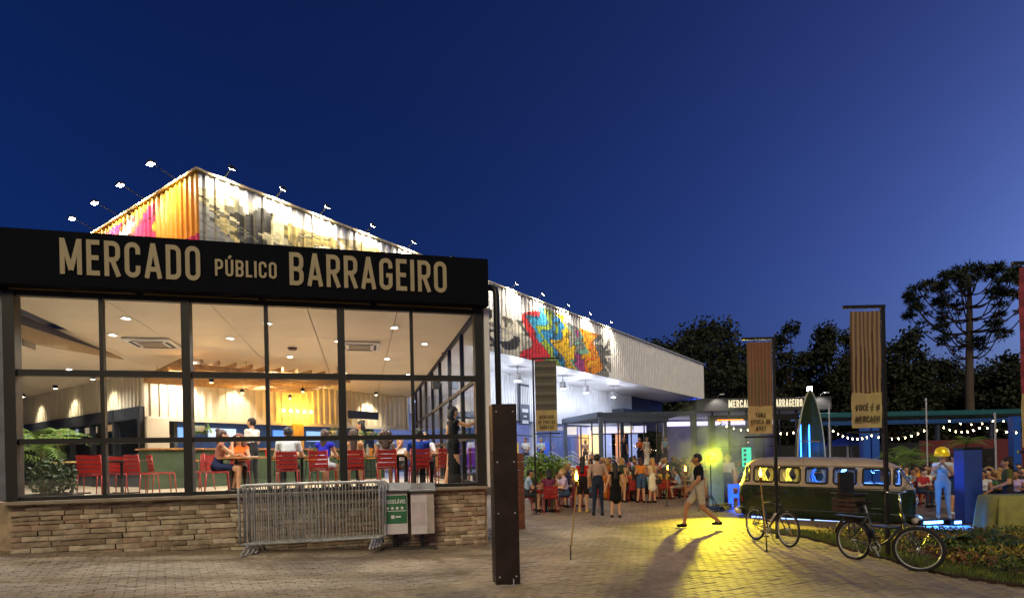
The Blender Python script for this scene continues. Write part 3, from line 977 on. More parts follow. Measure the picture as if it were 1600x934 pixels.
BODY = {}
def body_mesh(pose, sex, outfit, h=.021):
    key = (pose, sex, outfit)
    if key in BODY: return BODY[key]
    J = skeleton(pose, sex, random)
    f = sex == 'f'
    sit = pose.startswith('sit')
    B = []   # (p, q, r0, r1, fy, tag)
    def b(p, q, r0, r1, tg, fy=1.): B.append((J[p] if isinstance(p, str) else p, J[q] if isinstance(q, str) else q, r0, r1, fy, tg))
    b('pel', 'wai', .145 if f else .14, .115 if f else .13, 'hip', .78)
    b('wai', 'che', .115 if f else .13, .135 if f else .155, 'torso', .74)
    b('shl', 'shr', .062, .062, 'torso'); b('che', 'nec', .10, .06, 'torso', .8)
    if f: b((-.06, J['che'][1] + .06, J['che'][2] - .01), (.06, J['che'][1] + .06, J['che'][2] - .01), .055, .055, 'torso')
    b('nec', (J['hea'][0], J['hea'][1] - .01, J['hea'][2] - .08), .052, .05, 'skin')
    hx, hy, hz = J['hea']
    b((hx, hy - .012, hz + .02), (hx, hy + .0, hz - .0), .087, .085, 'skin', 1.12); b((hx, hy + .012, hz - .03), (hx, hy + .035, hz - .075), .068, .042, 'skin')
    b((hx, hy + .085, hz - .0), (hx, hy + .108, hz - .03), .012, .017, 'skin')
    for s in (-1, 1): b((hx + s * .088, hy - .005, hz + .01), (hx + s * .09, hy - .008, hz - .025), .016, .012, 'skin')
    for s in 'lr':
        b('sh' + s, 'el' + s, .054 if not f else .046, .043 if not f else .037, 'uparm'); b('el' + s, 'wr' + s, .042 if not f else .036, .028, 'forearm')
        b('hi' + s, 'kn' + s, .088, .058, 'thigh'); b('kn' + s, 'an' + s, .058, .038, 'calf')
        x, y, z = J['an' + s]
        b((x, y - .035, z - .03), (x, y + .14, z - .038), .042, .034, 'shoe'); b('an' + s, (x, y - .01, z - .03), .038, .04, 'shoe')
        e, wr = Vector(J['el' + s]), Vector(J['wr' + s]); d = (wr - e).normalized()
        b(tuple(wr), tuple(wr + d * .075), .027, .033, 'skin')
    if outfit in ('dress', 'skirt', 'longdress'):
        if sit: b('pel', (0, .33, .56), .15, .17, 'skirt', .85)
        else:
            hem = {'dress': .62, 'skirt': .6, 'longdress': .18}[outfit]
            b('wai', (0, .01, hem), .11, .19, 'skirt', .72)
    if outfit == 'shorts' and not sit:
        for s in 'lr': 
            k0, k1 = Vector(J['hi' + s]), Vector(J['kn' + s]); b(tuple(k0), tuple(k0.lerp(k1, .72)), .092, .078, 'leghem')
    ps = np.array([p for bb in B for p in (bb[0], bb[1])])
    lo, hi = ps.min(0) - .2, ps.max(0) + .2
    def F(X, Y, Z):
        v = None
        for p, q, r0, r1, fy, tg in B:
            d, _ = cone_sdf(X, Y, Z, p, q, r0, r1, fy)
            if v is None: v = d
            else:
                k = .028
                hh = np.clip(.5 + .5 * (v - d) / k, 0, 1)
                v = v * (1 - hh) + d * hh - k * hh * (1 - hh)
        return v
    vs, fs = surface_nets(F, lo, hi, h)
    C = vs[fs].mean(1)
    best = np.full(len(C), 9.); tagi = np.zeros(len(C), int); tt = np.zeros(len(C))
    for i, (p, q, r0, r1, fy, tg) in enumerate(B):
        d, t = cone_sdf(C[:, 0], C[:, 1], C[:, 2], p, q, r0, r1, fy)
        m = d < best
        best[m] = d[m]; tagi[m] = i; tt[m] = t[m]
    mi = []
    for i, t in zip(tagi, tt):
        tg = B[i][5]
        s = 0
        if tg == 'torso': s = 1
        elif tg == 'hip': s = 2 if (outfit not in ('dress', 'longdress')) else 1
        elif tg == 'skirt': s = 1 if outfit in ('dress', 'longdress') else 2
        elif tg == 'leghem': s = 2
        elif tg == 'uparm': s = 1 if t < (.62 if sex == 'm' else .12) else 0
        elif tg == 'thigh': s = 2 if (outfit == 'trousers' or (outfit == 'shorts' and t < .72)) else (1 if outfit in ('dress', 'longdress') and t < .5 else (2 if outfit == 'skirt' and t < .5 else 0))
        elif tg == 'calf': s = 2 if outfit == 'trousers' else 0
        elif tg == 'shoe': s = 3
        mi.append(s)
    mb = MB()
    mb.v = [tuple(v) for v in vs]; mb.f = [tuple(int(i) for i in q) for q in fs]; mb.m = mi
    # fingers, eyes, mouth
    for s in 'lr':
        e, wr = Vector(J['el' + s]), Vector(J['wr' + s]); d = (wr - e).normalized()
        sd = 1 if s == 'r' else -1
        side = d.cross(Vector((sd, 0, 0)))
        side = (side if side.length > .2 else Vector((0, 1, 0))).normalized()
        curl = side.cross(d).normalized() * -sd
        for k, ln in enumerate((.062, .074, .07, .055)):
            o = wr + d * .07 + side * (.03 - .02 * k)
            mb.tube([o, o + d * ln * .5 + curl * .006, o + d * ln * .85 + curl * .025], [.0095, .0085, .0065], 5)
        o = wr + d * .03 + side * .026
        mb.tube([o, o + d * .03 + side * .024, o + d * .055 + side * .028 + curl * .01], [.011, .0095, .007], 5)
    for sd in (-1, 1):
        mb.lathe([(.004, -.008), (.011, -.004), (.011, .004), (.004, .008)], (hx + sd * .032, hy + .088, hz + .008), 6, 4)
    mb.box((hx, hy + .083, hz - .062), (.045, .012, .008), mi=5)
    me = mb.mesh('person', [fabric('#888888')] * 6, True)
    BODY[key] = (me, J)
    return BODY[key]

HAIR = {}
def hair_mesh(pose, sex, outfit, style):
    me, J = body_mesh(pose, sex, outfit)
    key = (pose, sex, style)
    if key in HAIR: return HAIR[key]
    hx, hy, hz = J['hea']
    B = [((hx, hy - .022, hz + .04), (hx, hy - .03, hz + .015), .095, .092, 1.12)]
    if style != 'short': B += [((hx, hy - .06, hz + .02), (hx, hy - .085, hz - .1), .085, .075, .9)]
    if style == 'long': B += [((hx, hy - .085, hz - .1), (hx, hy - .12, hz - .36), .085, .065, .65)]
    if style == 'curly': B += [((hx - .07, hy - .06, hz + .02), (hx - .1, hy - .07, hz - .16), .075, .08, .9), ((hx + .07, hy - .06, hz + .02), (hx + .1, hy - .07, hz - .16), .075, .08, .9), ((hx, hy - .1, hz - .1), (hx, hy - .12, hz - .28), .1, .1, .7)]
    if style == 'bun': B += [((hx, hy - .09, hz + .1), (hx, hy - .1, hz + .11), .05, .05, 1)]
    if style == 'afro': B = [((hx, hy - .03, hz + .05), (hx, hy - .04, hz + .04), .17, .17, 1.0)]
    def F(X, Y, Z):
        v = None
        for p, q, r0, r1, fy in B:
            d, _ = cone_sdf(X, Y, Z, p, q, r0, r1, fy)
            v = d if v is None else np.minimum(v, d)
        v = v + .006 * np.sin(X * 130) * np.sin(Y * 110 + 1) + .004 * np.sin(Z * 60 + X * 90)
        face = np.sqrt(((X - hx) / .075) ** 2 + ((Y - hy - .085) / .085) ** 2 + ((Z - hz + .03) / .10) ** 2)
        return np.maximum(v, (1 - face) * .07)
    ps = np.array([p for b in B for p in b[:2]])
    vs, fs = surface_nets(F, ps.min(0) - .2, ps.max(0) + .2, .019)
    mb = MB(); mb.v = [tuple(v) for v in vs]; mb.f = [tuple(int(i) for i in q) for q in fs]; mb.m = [0] * len(fs)
    HAIR[key] = mb.mesh('hair', [fabric('#222222')], True)
    return HAIR[key]

HAIRC = dict(dark='#1a1310', brown='#3b2416', blond='#a8854a', black='#0c0a0a', grey='#77726c', red='#5b2a17')
SKINC = dict(a='#b98a68', b='#9c6e4e', c='#c79d7f', d='#704a33')
m_eye = mat('eye_dark', '#120e0c', .3, var=0)
m_mouth = mat('mouth', '#7a3a34', .6, var=0)
def skin(k): return mat('skin_' + k, SKINC[k], .55, var=.06, scale=12, spec=.4)
def person(loc, face, pose, sex, outfit, top, bottom, hair, style, label, sk='a', shoe='#221d1b', h=1.7, group=None):
    """face: heading in degrees, 0 looks away from the camera, 90 to the left"""
    me, J = body_mesh(pose, sex, outfit)
    o = link('person', me, None, loc, R(face))
    s = h / 1.7
    o.scale = (s, s, s)
    for i, m in enumerate((skin(sk), fabric(top), fabric(bottom), fabric(shoe), m_eye, m_mouth)):
        o.material_slots[i].link = 'OBJECT'
        o.material_slots[i].material = m
    hr = link('hair', hair_mesh(pose, sex, outfit, style), o)
    hr.material_slots[0].link = 'OBJECT'
    hr.material_slots[0].material = mat('hair_' + hair, HAIRC[hair], .5, var=.35, scale=60, bump=.5, bscale=150)
    return tag(o, label, 'person', group)

# ------------------------------------------------------------------ furniture
def make_chair(label, loc, rz, group, m=m_red):
    t = thing('red_chair', label, 'chair', loc, rz, group)
    for s in (-1, 1):
        MB().tube([(s * .20, .21, .45), (s * .215, .24, 0)], .012, 6).build('leg', m, t, smooth=True)
        MB().tube([(s * .20, -.19, .45), (s * .215, -.24, 0)], .012, 6).build('leg', m, t, smooth=True)
    MB().tube([(-.2, -.19, .44), (-.2, .21, .44), (.2, .21, .44), (.2, -.19, .44), (-.2, -.19, .44)], .012, 6).build('seat_frame', m, t, smooth=True)
    for k in range(5):
        MB().cham((0, -.16 + k * .083, .462), (.42, .072, .014), .004).build('seat_slat', m, t)
    MB().tube([(-.2, -.19, .44), (-.205, -.24, .86), (.205, -.24, .86), (.2, -.19, .44)], .013, 6).build('back_frame', m, t, smooth=True)
    for k in range(4):
        z = .53 + k * .093
        MB().cham((0, -.205 - (z - .44) * .085, z), (.40, .014, .078), .004).build('back_slat', m, t)
    return t
# outdoor copies are too small in the picture for their slats
SMALLCHAIR = None
def small_chair(label, loc, rz, group):
    global SMALLCHAIR
    if SMALLCHAIR is None:
        mb = MB()
        for s in (-1, 1):
            mb.tube([(s * .20, .21, .45), (s * .215, .24, 0)], .014, 5); mb.tube([(s * .205, -.24, .86), (s * .2, -.19, .45), (s * .215, -.24, 0)], .014, 5)
        for k in range(4):
            mb.box((0, -.14 + k * .1, .462), (.42, .088, .014))
            z = .53 + k * .093
            mb.box((0, -.205 - (z - .44) * .085, z), (.40, .014, .078))
        SMALLCHAIR = mb.mesh('red_chair', [m_red])
    return tag(link('red_chair', SMALLCHAIR, None, loc, rz), label, 'chair', group)

def make_table(label, loc, rz, group, w=.8, d=.8, top=None, name='square_table'):
    t = thing(name, label, 'table', loc, rz, group)
    MB().cham((0, 0, .745), (w, d, .035), .006).build('table_top', top or m_wood, t)
    for s in ((0,) if w < 1.2 else (-.3 * w, .3 * w)):
        MB().tube([(s, 0, .03), (s, 0, .72)], .032, 8).build('column', m_black, t)
        MB().bar((s - .26, -.26, .02), (s + .26, .26, .02), .06, .03).bar((s - .26, .26, .025), (s + .26, -.26, .025), .06, .03).build('base', m_black, t)
        MB().bar((s - .22, -.22, .715), (s + .22, .22, .715), .04, .02).bar((s - .22, .22, .71), (s + .22, -.22, .71), .04, .02).build('bracket', m_black, t)
    return t

# ------------------------------------------------------------------ inside the pavilion
def IN(px, b, z=FLOOR): return L(aL(px, b), b, z)
GI = 'red chairs inside the glass pavilion'
proto = None
def rchair(px, b, face, label):
    global proto
    loc, rz = IN(px, b), AROT + R(face)
    if proto is None:
        proto = make_chair(label, loc, rz, GI); return proto
    return copy_tree(proto, None, loc, rz, label, GI)
# long row of tables parallel to the window
for i, px in enumerate((405, 505, 590, 665)):
    make_table('wooden dining table behind the window, %s from the left of its row' % ORD[i], IN(px, 3.15), AROT, 'dining tables in the pavilion', 1.55, .8)
rchair(450, 2.35, 0, 'red slatted chair under the person in white shirt by the window')
rchair(504, 2.35, -20, 'red slatted chair under the woman in the bright blue top')
rchair(553, 2.35, 0, 'red slatted chair under the bare backed long haired woman')
rchair(604, 2.35, 0, 'red slatted chair under the curly haired woman in grey top')
rchair(655, 2.35, 0, 'red slatted chair under the man in royal blue shirt')
rchair(697, 2.35, 0, 'empty red slatted chair beside the standing woman in black')
rchair(338, 2.9, -75, 'red slatted chair under the woman in the floral blouse')
rchair(375, 3.95, 190, 'red slatted chair under the girl in the orange top')
rchair(144, 3.0, 8, 'empty red slatted chair behind the round green shrub')
rchair(222, 3.4, -35, 'empty red slatted chair turned to the dark square table')
rchair(252, 3.9, -60, 'empty red slatted chair left of the pavilion centre post')
rchair(175, 4.6, 170, 'empty red slatted chair on the far side of the square table')
rchair(312, 4.6, 60, 'empty red slatted chair in front of the green counter')
rchair(625, 3.95, 180, 'red slatted chair under the child in white')
rchair(664, 3.95, 180, 'red slatted chair under the man in white facing the window')
make_table('dark square cafe table between empty red chairs', IN(190, 3.9), AROT, 'dining tables in the pavilion', .8, .8, mat('dark_laminate', '#2a211d', .4), 'cafe_table')
make_table('small pale cafe table behind the ball shrub', IN(112, 4.6), AROT, 'dining tables in the pavilion', .7, .7, mat('pale_laminate', '#b59a5c', .4), 'cafe_table')
GD = 'diners inside the pavilion'
def diner(px, b, face, *a, dz=0, **k): return person(IN(px, b, FLOOR + dz), math.degrees(AROT) + face, *a, group=GD, **k)
diner(450, 2.33, 0, 'sit_eat', 'm', 'trousers', '#c9d2d6', '#2b3038', 'black', 'short', 'person in pale white shirt seated with back to the window', h=1.78)
diner(504, 2.33, -20, 'sit_eat', 'f', 'shorts', '#2b2ec0', '#cfd2e0', 'brown', 'long', 'long haired woman in bright blue top seated at window')
diner(553, 2.33, 0, 'sit', 'f', 'shorts', '#b98a68', '#3a3a44', 'brown', 'long', 'bare backed woman with long brown hair seated at window')
diner(604, 2.33, 5, 'sit_eat', 'f', 'shorts', '#8f9296', '#9fa8b8', 'brown', 'curly', 'curly haired woman in grey top seated with back to window')
diner(655, 2.33, 0, 'sit', 'm', 'trousers', '#1f3f9a', '#22242c', 'black', 'short', 'man in royal blue shirt seated with back to window')
diner(338, 2.9, -75, 'sit_talk', 'f', 'shorts', '#8c5a48', '#1f2748', 'brown', 'bun', 'woman in floral blouse and navy shorts seated side on at table', h=1.75)
diner(375, 3.95, 185, 'sit_eat', 'f', 'trousers', '#d9641e', '#3a2a22', 'red', 'curly', 'girl in orange top facing the window across the table')
diner(625, 3.95, 180, 'sit_talk', 'f', 'trousers', '#d8d4cb', '#444444', 'blond', 'bun', 'child in white facing the window at the table', h=1.5)
diner(664, 3.95, 180, 'sit_eat', 'm', 'trousers', '#d5d8dc', '#2a2e3a', 'black', 'short', 'man in white shirt facing the window at the table')
diner(395, 5.4, 60, 'phone', 'm', 'trousers', '#d0cdc4', '#26262a', 'black', 'short', 'waiter in white standing behind the tables', h=1.78)
diner(709, 1.55, -70, 'reach', 'f', 'longdress', '#121214', '#121214', 'black', 'bun', 'woman in long black dress reaching out to the window', shoe='#c9c9c9', h=1.72)
diner(565, 5.6, 90, 'phone', 'f', 'trousers', '#5a6b3f', '#202020', 'black', 'bun', 'attendant in olive top standing by the hanging sign')
GT = 'things on the dining tables'
for px, c, nm in ((418, '#b5261c', 'red'), (442, '#c98a2a', 'amber'), (520, '#c9c4b0', 'clear'), (580, '#b0762a', 'brown'), (640, '#c9d2d6', 'white')):
    tag(MB().lathe([(.03, 0), (.036, .02), (.04, .15), (.036, .15), (.03, .03)], n=10).build('drink_glass', mat('drink_' + nm, c, .2), None, IN(px, 3.0, FLOOR + .764)), '%s drink in a tumbler on the dining tables' % nm, 'glass', GT)

for px, b, nm in ((395, 3.2, 0), (470, 3.1, 0), (492, 3.3, 1), (540, 3.0, 0), (575, 3.3, 1), (612, 3.1, 0), (650, 3.3, 1), (682, 3.0, 0)):
    if nm == 0: tag(MB().lathe([(.07, 0), (.12, .014), (.118, .018), (.065, .006)], n=18).build('plate', m_white, None, IN(px, b, FLOOR + .764)), 'white plate on the dining tables behind the window', 'plate', GT)
    else: tag(MB().lathe([(.032, 0), (.034, .02), (.034, .15), (.013, .2), (.013, .26)], n=12).build('bottle', mat('bottle_%d' % (px % 3), ('#2f5a2a', '#6a3f1a', '#8a8f86')[px % 3], .15), None, IN(px, b, FLOOR + .764)), 'drink bottle standing on the dining tables', 'bottle', GT)

# green counter, kiosks, back wall life (along the hall's inner wall)
cnt = thing('bar_counter', 'long dark green bar counter with wooden top below corrugated wall', 'counter', Hh(3.4, -1.6), HROT)
MB().box((0, 0, .52), (8.2, .5, 1.04)).build('front_panel', mat('counter_green', '#3d4f35', .6, var=.15), cnt)
MB().cham((0, -.04, 1.07), (8.4, .68, .05), .01).build('counter_top', m_wood, cnt)
for i in range(6):
    t = thing('bar_stool', 'wooden bar stool at the green counter, %s from its left end' % ORD[i], 'stool', Hh(.2 + 1.25 * i, -2.3), HROT, 'stools at the green counter')
    for a in range(4):
        c, s = math.cos(R(45 + 90 * a)), math.sin(R(45 + 90 * a))
        MB().tube([(.12 * c, .12 * s, .72), (.2 * c, .2 * s, 0)], .014, 6).build('leg', m_black, t)
    MB().lathe([(.17, .72), (.18, .735), (.18, .755), (.16, .765)], n=14).build('seat', mat('stool_orange', '#c07a22', .5), t)
    MB().ring((0, 0, .28), .16, .01, 'Z', 16, 5).build('foot_ring', m_black, t)
m_kiosk = mat('kiosk_dark', '#262a31', .5, .1)
kio = thing('food_kiosk', 'dark kiosk front with lit shelves below pale bulkhead', 'kiosk', Hh(.0, 0), HROT)
MB().box((.9, 7.3, 1.05), (.1, 14.4, 2.55)).build('back_panel', mat('kiosk_back', '#474b50', .7), kio)
for k in range(9):
    MB().box((-.06, .1 + 1.8 * k, 1.18), (.14, .14, 2.36)).build('upright', m_kiosk, kio)
MB().box((-.07, 7.3, 2.2), (.12, 14.5, .36)).build('header', m_kiosk, kio)
MB().box((.35, 7.3, .5), (.5, 14.2, 1.0)).build('counter_front', mat('kiosk_counter', '#30343b', .6), kio)
for k in range(8):
    sh = MB().box((.72, 1. + 1.8 * k, 1.55), (.26, 1.4, .04)).build('shelf', m_wood, kio)
    for q in range(5):
        MB().lathe([(.035, 0), (.035, .16), (.013, .2), (.013, .26)], (.70, .5 + 1.8 * k + .22 * q, 1.57), 8).build('bottle', mat('bottle_%d' % ((k + q) % 4), ('#2f7a3a', '#8a5a22', '#c9c9c2', '#2a4a7a')[(k + q) % 4], .2), sh)
    MB().box((.80, 1. + 1.8 * k, 2.0), (.05, 1.0, .22)).build('menu_screen', emis('screen_%d' % (k % 3), ('#a89878', '#8a9aa8', '#a8855a')[k % 3], .35), kio)
kb = thing('counter_kiosk', 'kiosk behind the green counter with blue screens and plants', 'kiosk', Hh(0, 0), HROT)
MB().box((5.3, 2.2, 1.05), (10.4, .1, 2.2)).build('back_panel', mat('kiosk_blue', '#3e4c60', .7), kb)
MB().box((5.3, -.02, 2.03), (10.5, .14, .12)).build('lintel', m_cream, kb)
MB().cham((5.0, .0, 1.05), (.42, .3, 2.0), .01).build('pillar', mat('pillar_yellow', '#c9a24e', .6), kb)
MB().cham((.3, .0, 1.05), (.6, .3, 2.0), .01).build('pillar', m_cream, kb)
for k, (x, c) in enumerate(((1.6, '#7fa7d8'), (3.4, '#c8d8ea'), (5.9, '#5f8fe0'), (7.4, '#8fb0d8'))):
    MB().box((x, 2.1, 1.72), (1.0, .06, .42)).build('menu_screen', emis('kscreen%d' % k, c, .45), kb)
for k in range(14):
    MB().lathe([(.05, 0), (.055, .14), (.02, .2), (.02, .27)], (.9 + .6 * k, 1.9, 1.1), 8).build('bottle', mat('bottle_%d' % (k % 4), '#888', .2), kb)
lamp('AREA', 30, '#bcd2ff', kb, (5, 1.2, 2.0), (0, .3, -1), (8, .6))
# trailing plants
def leaf_cloud(mb, c, r, n, size, droop=0., flat=1., seed=0):
    rr = random.Random(seed)
    for _ in range(n):
        while True:
            p = Vector((rr.uniform(-1, 1), rr.uniform(-1, 1), rr.uniform(-1, 1)))
            if p.length < 1: break
        q = Vector((p.x * r[0], p.y * r[1], p.z * r[2])) + Vector(c)
        a = Vector((rr.gauss(0, 1), rr.gauss(0, 1), rr.gauss(0, 1) * flat - droop)).normalized() * size * rr.uniform(.6, 1.3)
        s = a.cross(Vector((rr.gauss(0, 1), rr.gauss(0, 1), rr.gauss(0, 1)))).normalized() * size * .3
        mb.add([q, q + a * .5 + s, q + a, q + a * .5 - s], [(0, 1, 2, 3)])
    return mb
m_leaf = mat('leaf_green', '#6a8a34', .55, var=.35, scale=8)
m_leafd = mat('leaf_dark', '#263a17', .6, var=.4, scale=6)
m_stem = mat('stem_brown', '#3a2d20', .8, var=.3)
for i, (x, n) in enumerate(((1.4, 150), (6.4, 120), (8.2, 120))):
    t = thing('trailing_plant', ('bright trailing plant hanging over the counter at left', 'trailing plant hanging beside the blue screen', 'trailing plant hanging by the dark sign')[i], 'plant', Hh(x, -.3, FLOOR + 1.72), HROT, 'plants hanging over the counter')
    leaf_cloud(MB(), (0, 0, .02), (.42, .12, .16), n, .11, .8, seed=i).build('foliage', m_leaf, t)
    MB().lathe([(.12, -.06), (.16, .08), (.16, .1)], n=12).build('pot', m_white, t)
hs = thing('hanging_sign', 'dark hanging shop sign above the counter near the right', 'sign', Hh(7.6, -.6, 2.45 + FLOOR), HROT)
MB().cham((0, 0, 0), (1.5, .06, .3), .01).build('board', m_kiosk, hs)
for s in (-.6, .6): MB().tube([(s, 0, .15), (s, 0, .92)], .008, 5).build('rod', m_black, hs)
# wall lamps in a row
for i in range(5):
    t = thing('wall_lamp', 'small glowing wall lamp above the yellow pillar, %s from the left' % ORD[i], 'lamp', Hh(4.4 + .28 * i, -.1, 3.55), HROT, 'row of wall lamps')
    MB().lathe([(.03, .08), (.045, .06), (.06, -.02), (.045, -.03)], (0, -.08, 0), 10).build('shade', emis('lamp_amber', '#ffcf5a', 9), t)
    MB().bar((0, 0, .06), (0, -.08, .06), .02).build('bracket', m_black, t)
    if i in (1, 3): lamp('POINT', 22, '#ffb52e', t, (0, -.25, 0), size=.08)
for i, (x, y, rz_) in enumerate(((1.2, -.55, 0), (2.7, -.55, 0), (8.3, -.55, 0), (-.6, 2., -90), (-.6, 5.2, -90), (-.6, 8.6, -90), (-.6, 12, -90))):
    t = thing('wall_washer', 'wall washer on the corrugated walls, %s along them' % ORD[i], 'lamp', Hh(x, y, CEIL - .06), HROT + R(rz_), 'wall washers')
    MB().lathe([(.06, -.06), (.07, -.04), (.07, .05)], n=12).build('housing', m_black, t)
    MB().lathe([(.05, -.066), (.05, -.062)], n=12).build('lens', emis('washer_lens', '#ffe9b8', 20), t)
    lamp('SPOT', 90, '#ffecc8', t, (0, 0, -.08), (0, .45, -1), .05, 90, .7)
# wooden trellis under the ceiling
tr = thing('ceiling_trellis', 'wooden lattice of crossed slats hanging below the pavilion ceiling', 'trellis', L(2.3, 7.2, 4.1), AROT + R(30))
for i in range(9):
    MB().box((0, -1.6 + .4 * i, 0), (4.6, .05, .14)).build('slat', m_slat, tr)
for i in range(12):
    MB().box((-2.2 + .4 * i, 0, .12), (.05, 3.6, .1)).build('slat', m_slat, tr)
for x, y in ((-2, -1.4), (2, -1.4), (-2, 1.4), (2, 1.4)):
    MB().tube([(x, y, .1), (x, y, .4)], .008, 5).build('hanger', m_black, tr)
for i, (x, y) in enumerate(((-1.4, -1.2), (0, .6), (1.3, -.6), (1.7, 1.2))):
    p = tr.matrix_basis @ Vector((x, y, -.25))
    t = thing('pendant_lamp', 'small black pendant lamp under the trellis, %s from the left' % ORD[i], 'lamp', p, 0, 'pendants under the trellis')
    MB().tube([(0, 0, .3), (0, 0, .06)], .006, 5).build('cord', m_black, t)
    MB().lathe([(.06, -.05), (.055, .05), (.02, .07)], n=12).build('shade', m_black, t)
    MB().lathe([(.035, -.056), (.04, -.04), (.035, -.03)], n=10).build('bulb', emis('bulb_warm', '#ffc860', 25), t)
    lamp('POINT', 12, '#ffc468', t, (0, 0, -.12), size=.05)
# air conditioning cassettes
for i, (px, b) in enumerate(((243, 3.9), (566, 3.6), (-90, 6.))):
    t = thing('air_conditioner', ('ceiling air conditioner cassette behind the upper left panes', 'ceiling air conditioner cassette behind the upper right panes', 'ceiling air conditioner cassette at far left')[i], 'air conditioner', L(aL(px, b), b, CEIL - .002), AROT, 'ceiling cassettes')
    MB().cham((0, 0, -.03), (.95, .95, .06), .02).build('panel', m_white, t)
    MB().cham((0, 0, -.068), (.5, .5, .014), .005).build('intake', mat('grille_grey', '#8c8270', .6), t)
    for s in range(4):
        q = Matrix.Rotation(s * math.pi / 2, 3, 'Z')
        MB().box(q @ Vector((0, .36, -.064)), (.62, .06, .01), s * math.pi / 2).build('vane', m_black, t)
# recessed downlights
k = 0
for j, b in enumerate((1.6, 3.2, 5.4, 8.2)):
    row = (-5.5, -2.6, .3, 2.6, 4.9, 6.9) if j % 2 else (1.1, 3.6, 6.1)
    for i, a in enumerate(row):
        if a < 0 and b < 2.8: continue
        t = thing('ceiling_downlight', 'recessed ceiling downlight, %s from the left in the %s row from the window' % (ORD[i], ORD[j]), 'downlight', L(a, b, CEIL), 0, 'recessed ceiling downlights')
        MB().lathe([(.10, -.004), (.105, -.012), (.085, -.02), (.075, -.006)], n=18).build('ring', m_white, t)
        MB().lathe([(.05, -.012), (.05, -.008)], n=14).build('lens', emis('downlight_lens', '#fff3e0', 30), t)
        lamp('SPOT', 130, '#fff3e4', t, (0, 0, -.03), (0, 0, -1), .06, 150, .5)
        k += 1
for i, (px, b) in enumerate(((461, 4.2), (700, 4.4))):
    t = thing('ceiling_speaker', ('round dark speaker on the ceiling above the dining tables', 'small dark ceiling sensor near the right flank')[i], 'speaker', L(aL(px, b), b, CEIL), 0)
    MB().lathe([(.09, -.05), (.1, -.03), (.1, 0)], n=14).build('grille', mat('speaker_brown', '#5d4a38', .6), t)
    MB().lathe([(.115, -.012), (.115, 0)], n=14).build('rim', m_black, t)
ex = thing('exit_sign', 'small green exit box hanging in front of the lattice', 'sign', IN(388, 6.3, 4.2), AROT)
MB().cham((0, 0, 0), (.3, .05, .18), .008).build('box', mat('exit_green', '#1f5a36', .5), ex)
MB().tube([(0, 0, .09), (0, 0, .3)], .01, 5).build('rod', m_black, ex)
sp = thing('wall_speaker', 'dark box loudspeaker fixed high on the right flank', 'speaker', L(AW - .25, 4.6, 3.75), AROT)
MB().cham((0, 0, 0), (.2, .2, .34), .02).build('cabinet', m_black, sp)
MB().bar((.1, 0, 0), (.2, 0, 0), .04).build('bracket', m_steel, sp)

# plants behind the left windows
def palm(name, label, loc, h, n, ln, seed, group=None, trunk=.05, m=m_leaf):
    rr = random.Random(seed)
    t = thing(name, label, 'plant', loc, 0, group)
    if h > .05: MB().tube([(0, 0, -.05), (.02, 0, h * .6), (0, 0, h)], [trunk * 1.2, trunk, trunk * .8], 8).build('trunk', m_stem, t)
    for i in range(n):
        a = 2 * math.pi * i / n + rr.uniform(-.3, .3)
        el = rr.uniform(.25, 1.2)
        l = ln * rr.uniform(.8, 1.1)
        pts = []
        for k in range(9):
            s = k / 8
            r = l * (s * math.cos(el) * 1.0 + .25 * s * s)
            z = h + l * (s * math.sin(el) * 1.1 - .75 * s * s)
            pts.append(Vector((math.cos(a) * r, math.sin(a) * r, z)))
        mb = MB()
        mb.tube(pts, [.014 * (1 - .8 * k / 8) for k in range(9)], 4)
        for k in range(1, 9):
            d = (pts[k] - pts[k - 1]).normalized()
            sd = d.cross(Vector((0, 0, 1)))
            sd = sd.normalized() if sd.length > .01 else Vector((1, 0, 0))
            for f in (0, .5):
                p0 = pts[k - 1].lerp(pts[k], f)
                for s in (-1, 1):
                    w = l * .26 * math.sin(min(1, (k + f) / 8.5) * math.pi * .85 + .35)
                    tip = p0 + sd * s * w + d * w * .6 - Vector((0, 0, w * .35))
                    mb.add([p0 - d * .016, p0 + d * .016, tip], [(0, 1, 2)])
        mb.build('frond', m, t)
    return t
palm('potted_palm', 'bright green palm behind the leftmost lower panes', IN(66, 2.6), 1.0, 14, 1.25, 3)
palm('potted_palm', 'palm fronds outside the left edge of the pavilion', L(-1.6, 2.9, FLOOR), .9, 12, 1.0, 4)
sh = thing('ball_shrub', 'round dark green shrub in planter behind the corner panes', 'shrub', IN(82, 1.5), AROT)
leaf_cloud(MB(), (0, 0, .42), (.36, .36, .38), 900, .08, seed=5).build('foliage', m_leafd, sh)
MB().cham((0, 0, .07), (.8, .45, .16), .02).build('planter', m_black, sh)

# ------------------------------------------------------------------ in front of the pavilion
def barrier(label, b, a0, lean):
    p = L(a0, b, 0)
    p.z = gz(p.x) + .02
    t = thing('crowd_barrier', label, 'barrier', p, AROT, 'nested steel crowd barriers')
    W, z0, z1 = 2.22, .16, 1.12
    f = lambda x, z: (x, -lean * z, z)
    MB().tube([f(0, z0), f(0, z1 - .06), f(.06, z1), f(W - .06, z1), f(W, z1 - .06), f(W, z0), f(0, z0)], .021, 8).build('frame', m_steel, t, smooth=True)
    for k in range(19):
        x = W * (k + 1) / 20
        MB().tube([f(x, z0), f(x, z1)], .008, 5, caps=False).build('bar', m_steel, t)
    for x in (.12, W - .12):
        MB().tube([f(x, z0), (x - .06, -.26, .02), (x - .06, -.30, .012)], .019, 7).build('foot', m_steel, t, smooth=True)
        MB().tube([f(x, z0), (x + .02, .1, .015)], .019, 7).build('foot', m_steel, t, smooth=True)
a0 = aL(381, -.5)
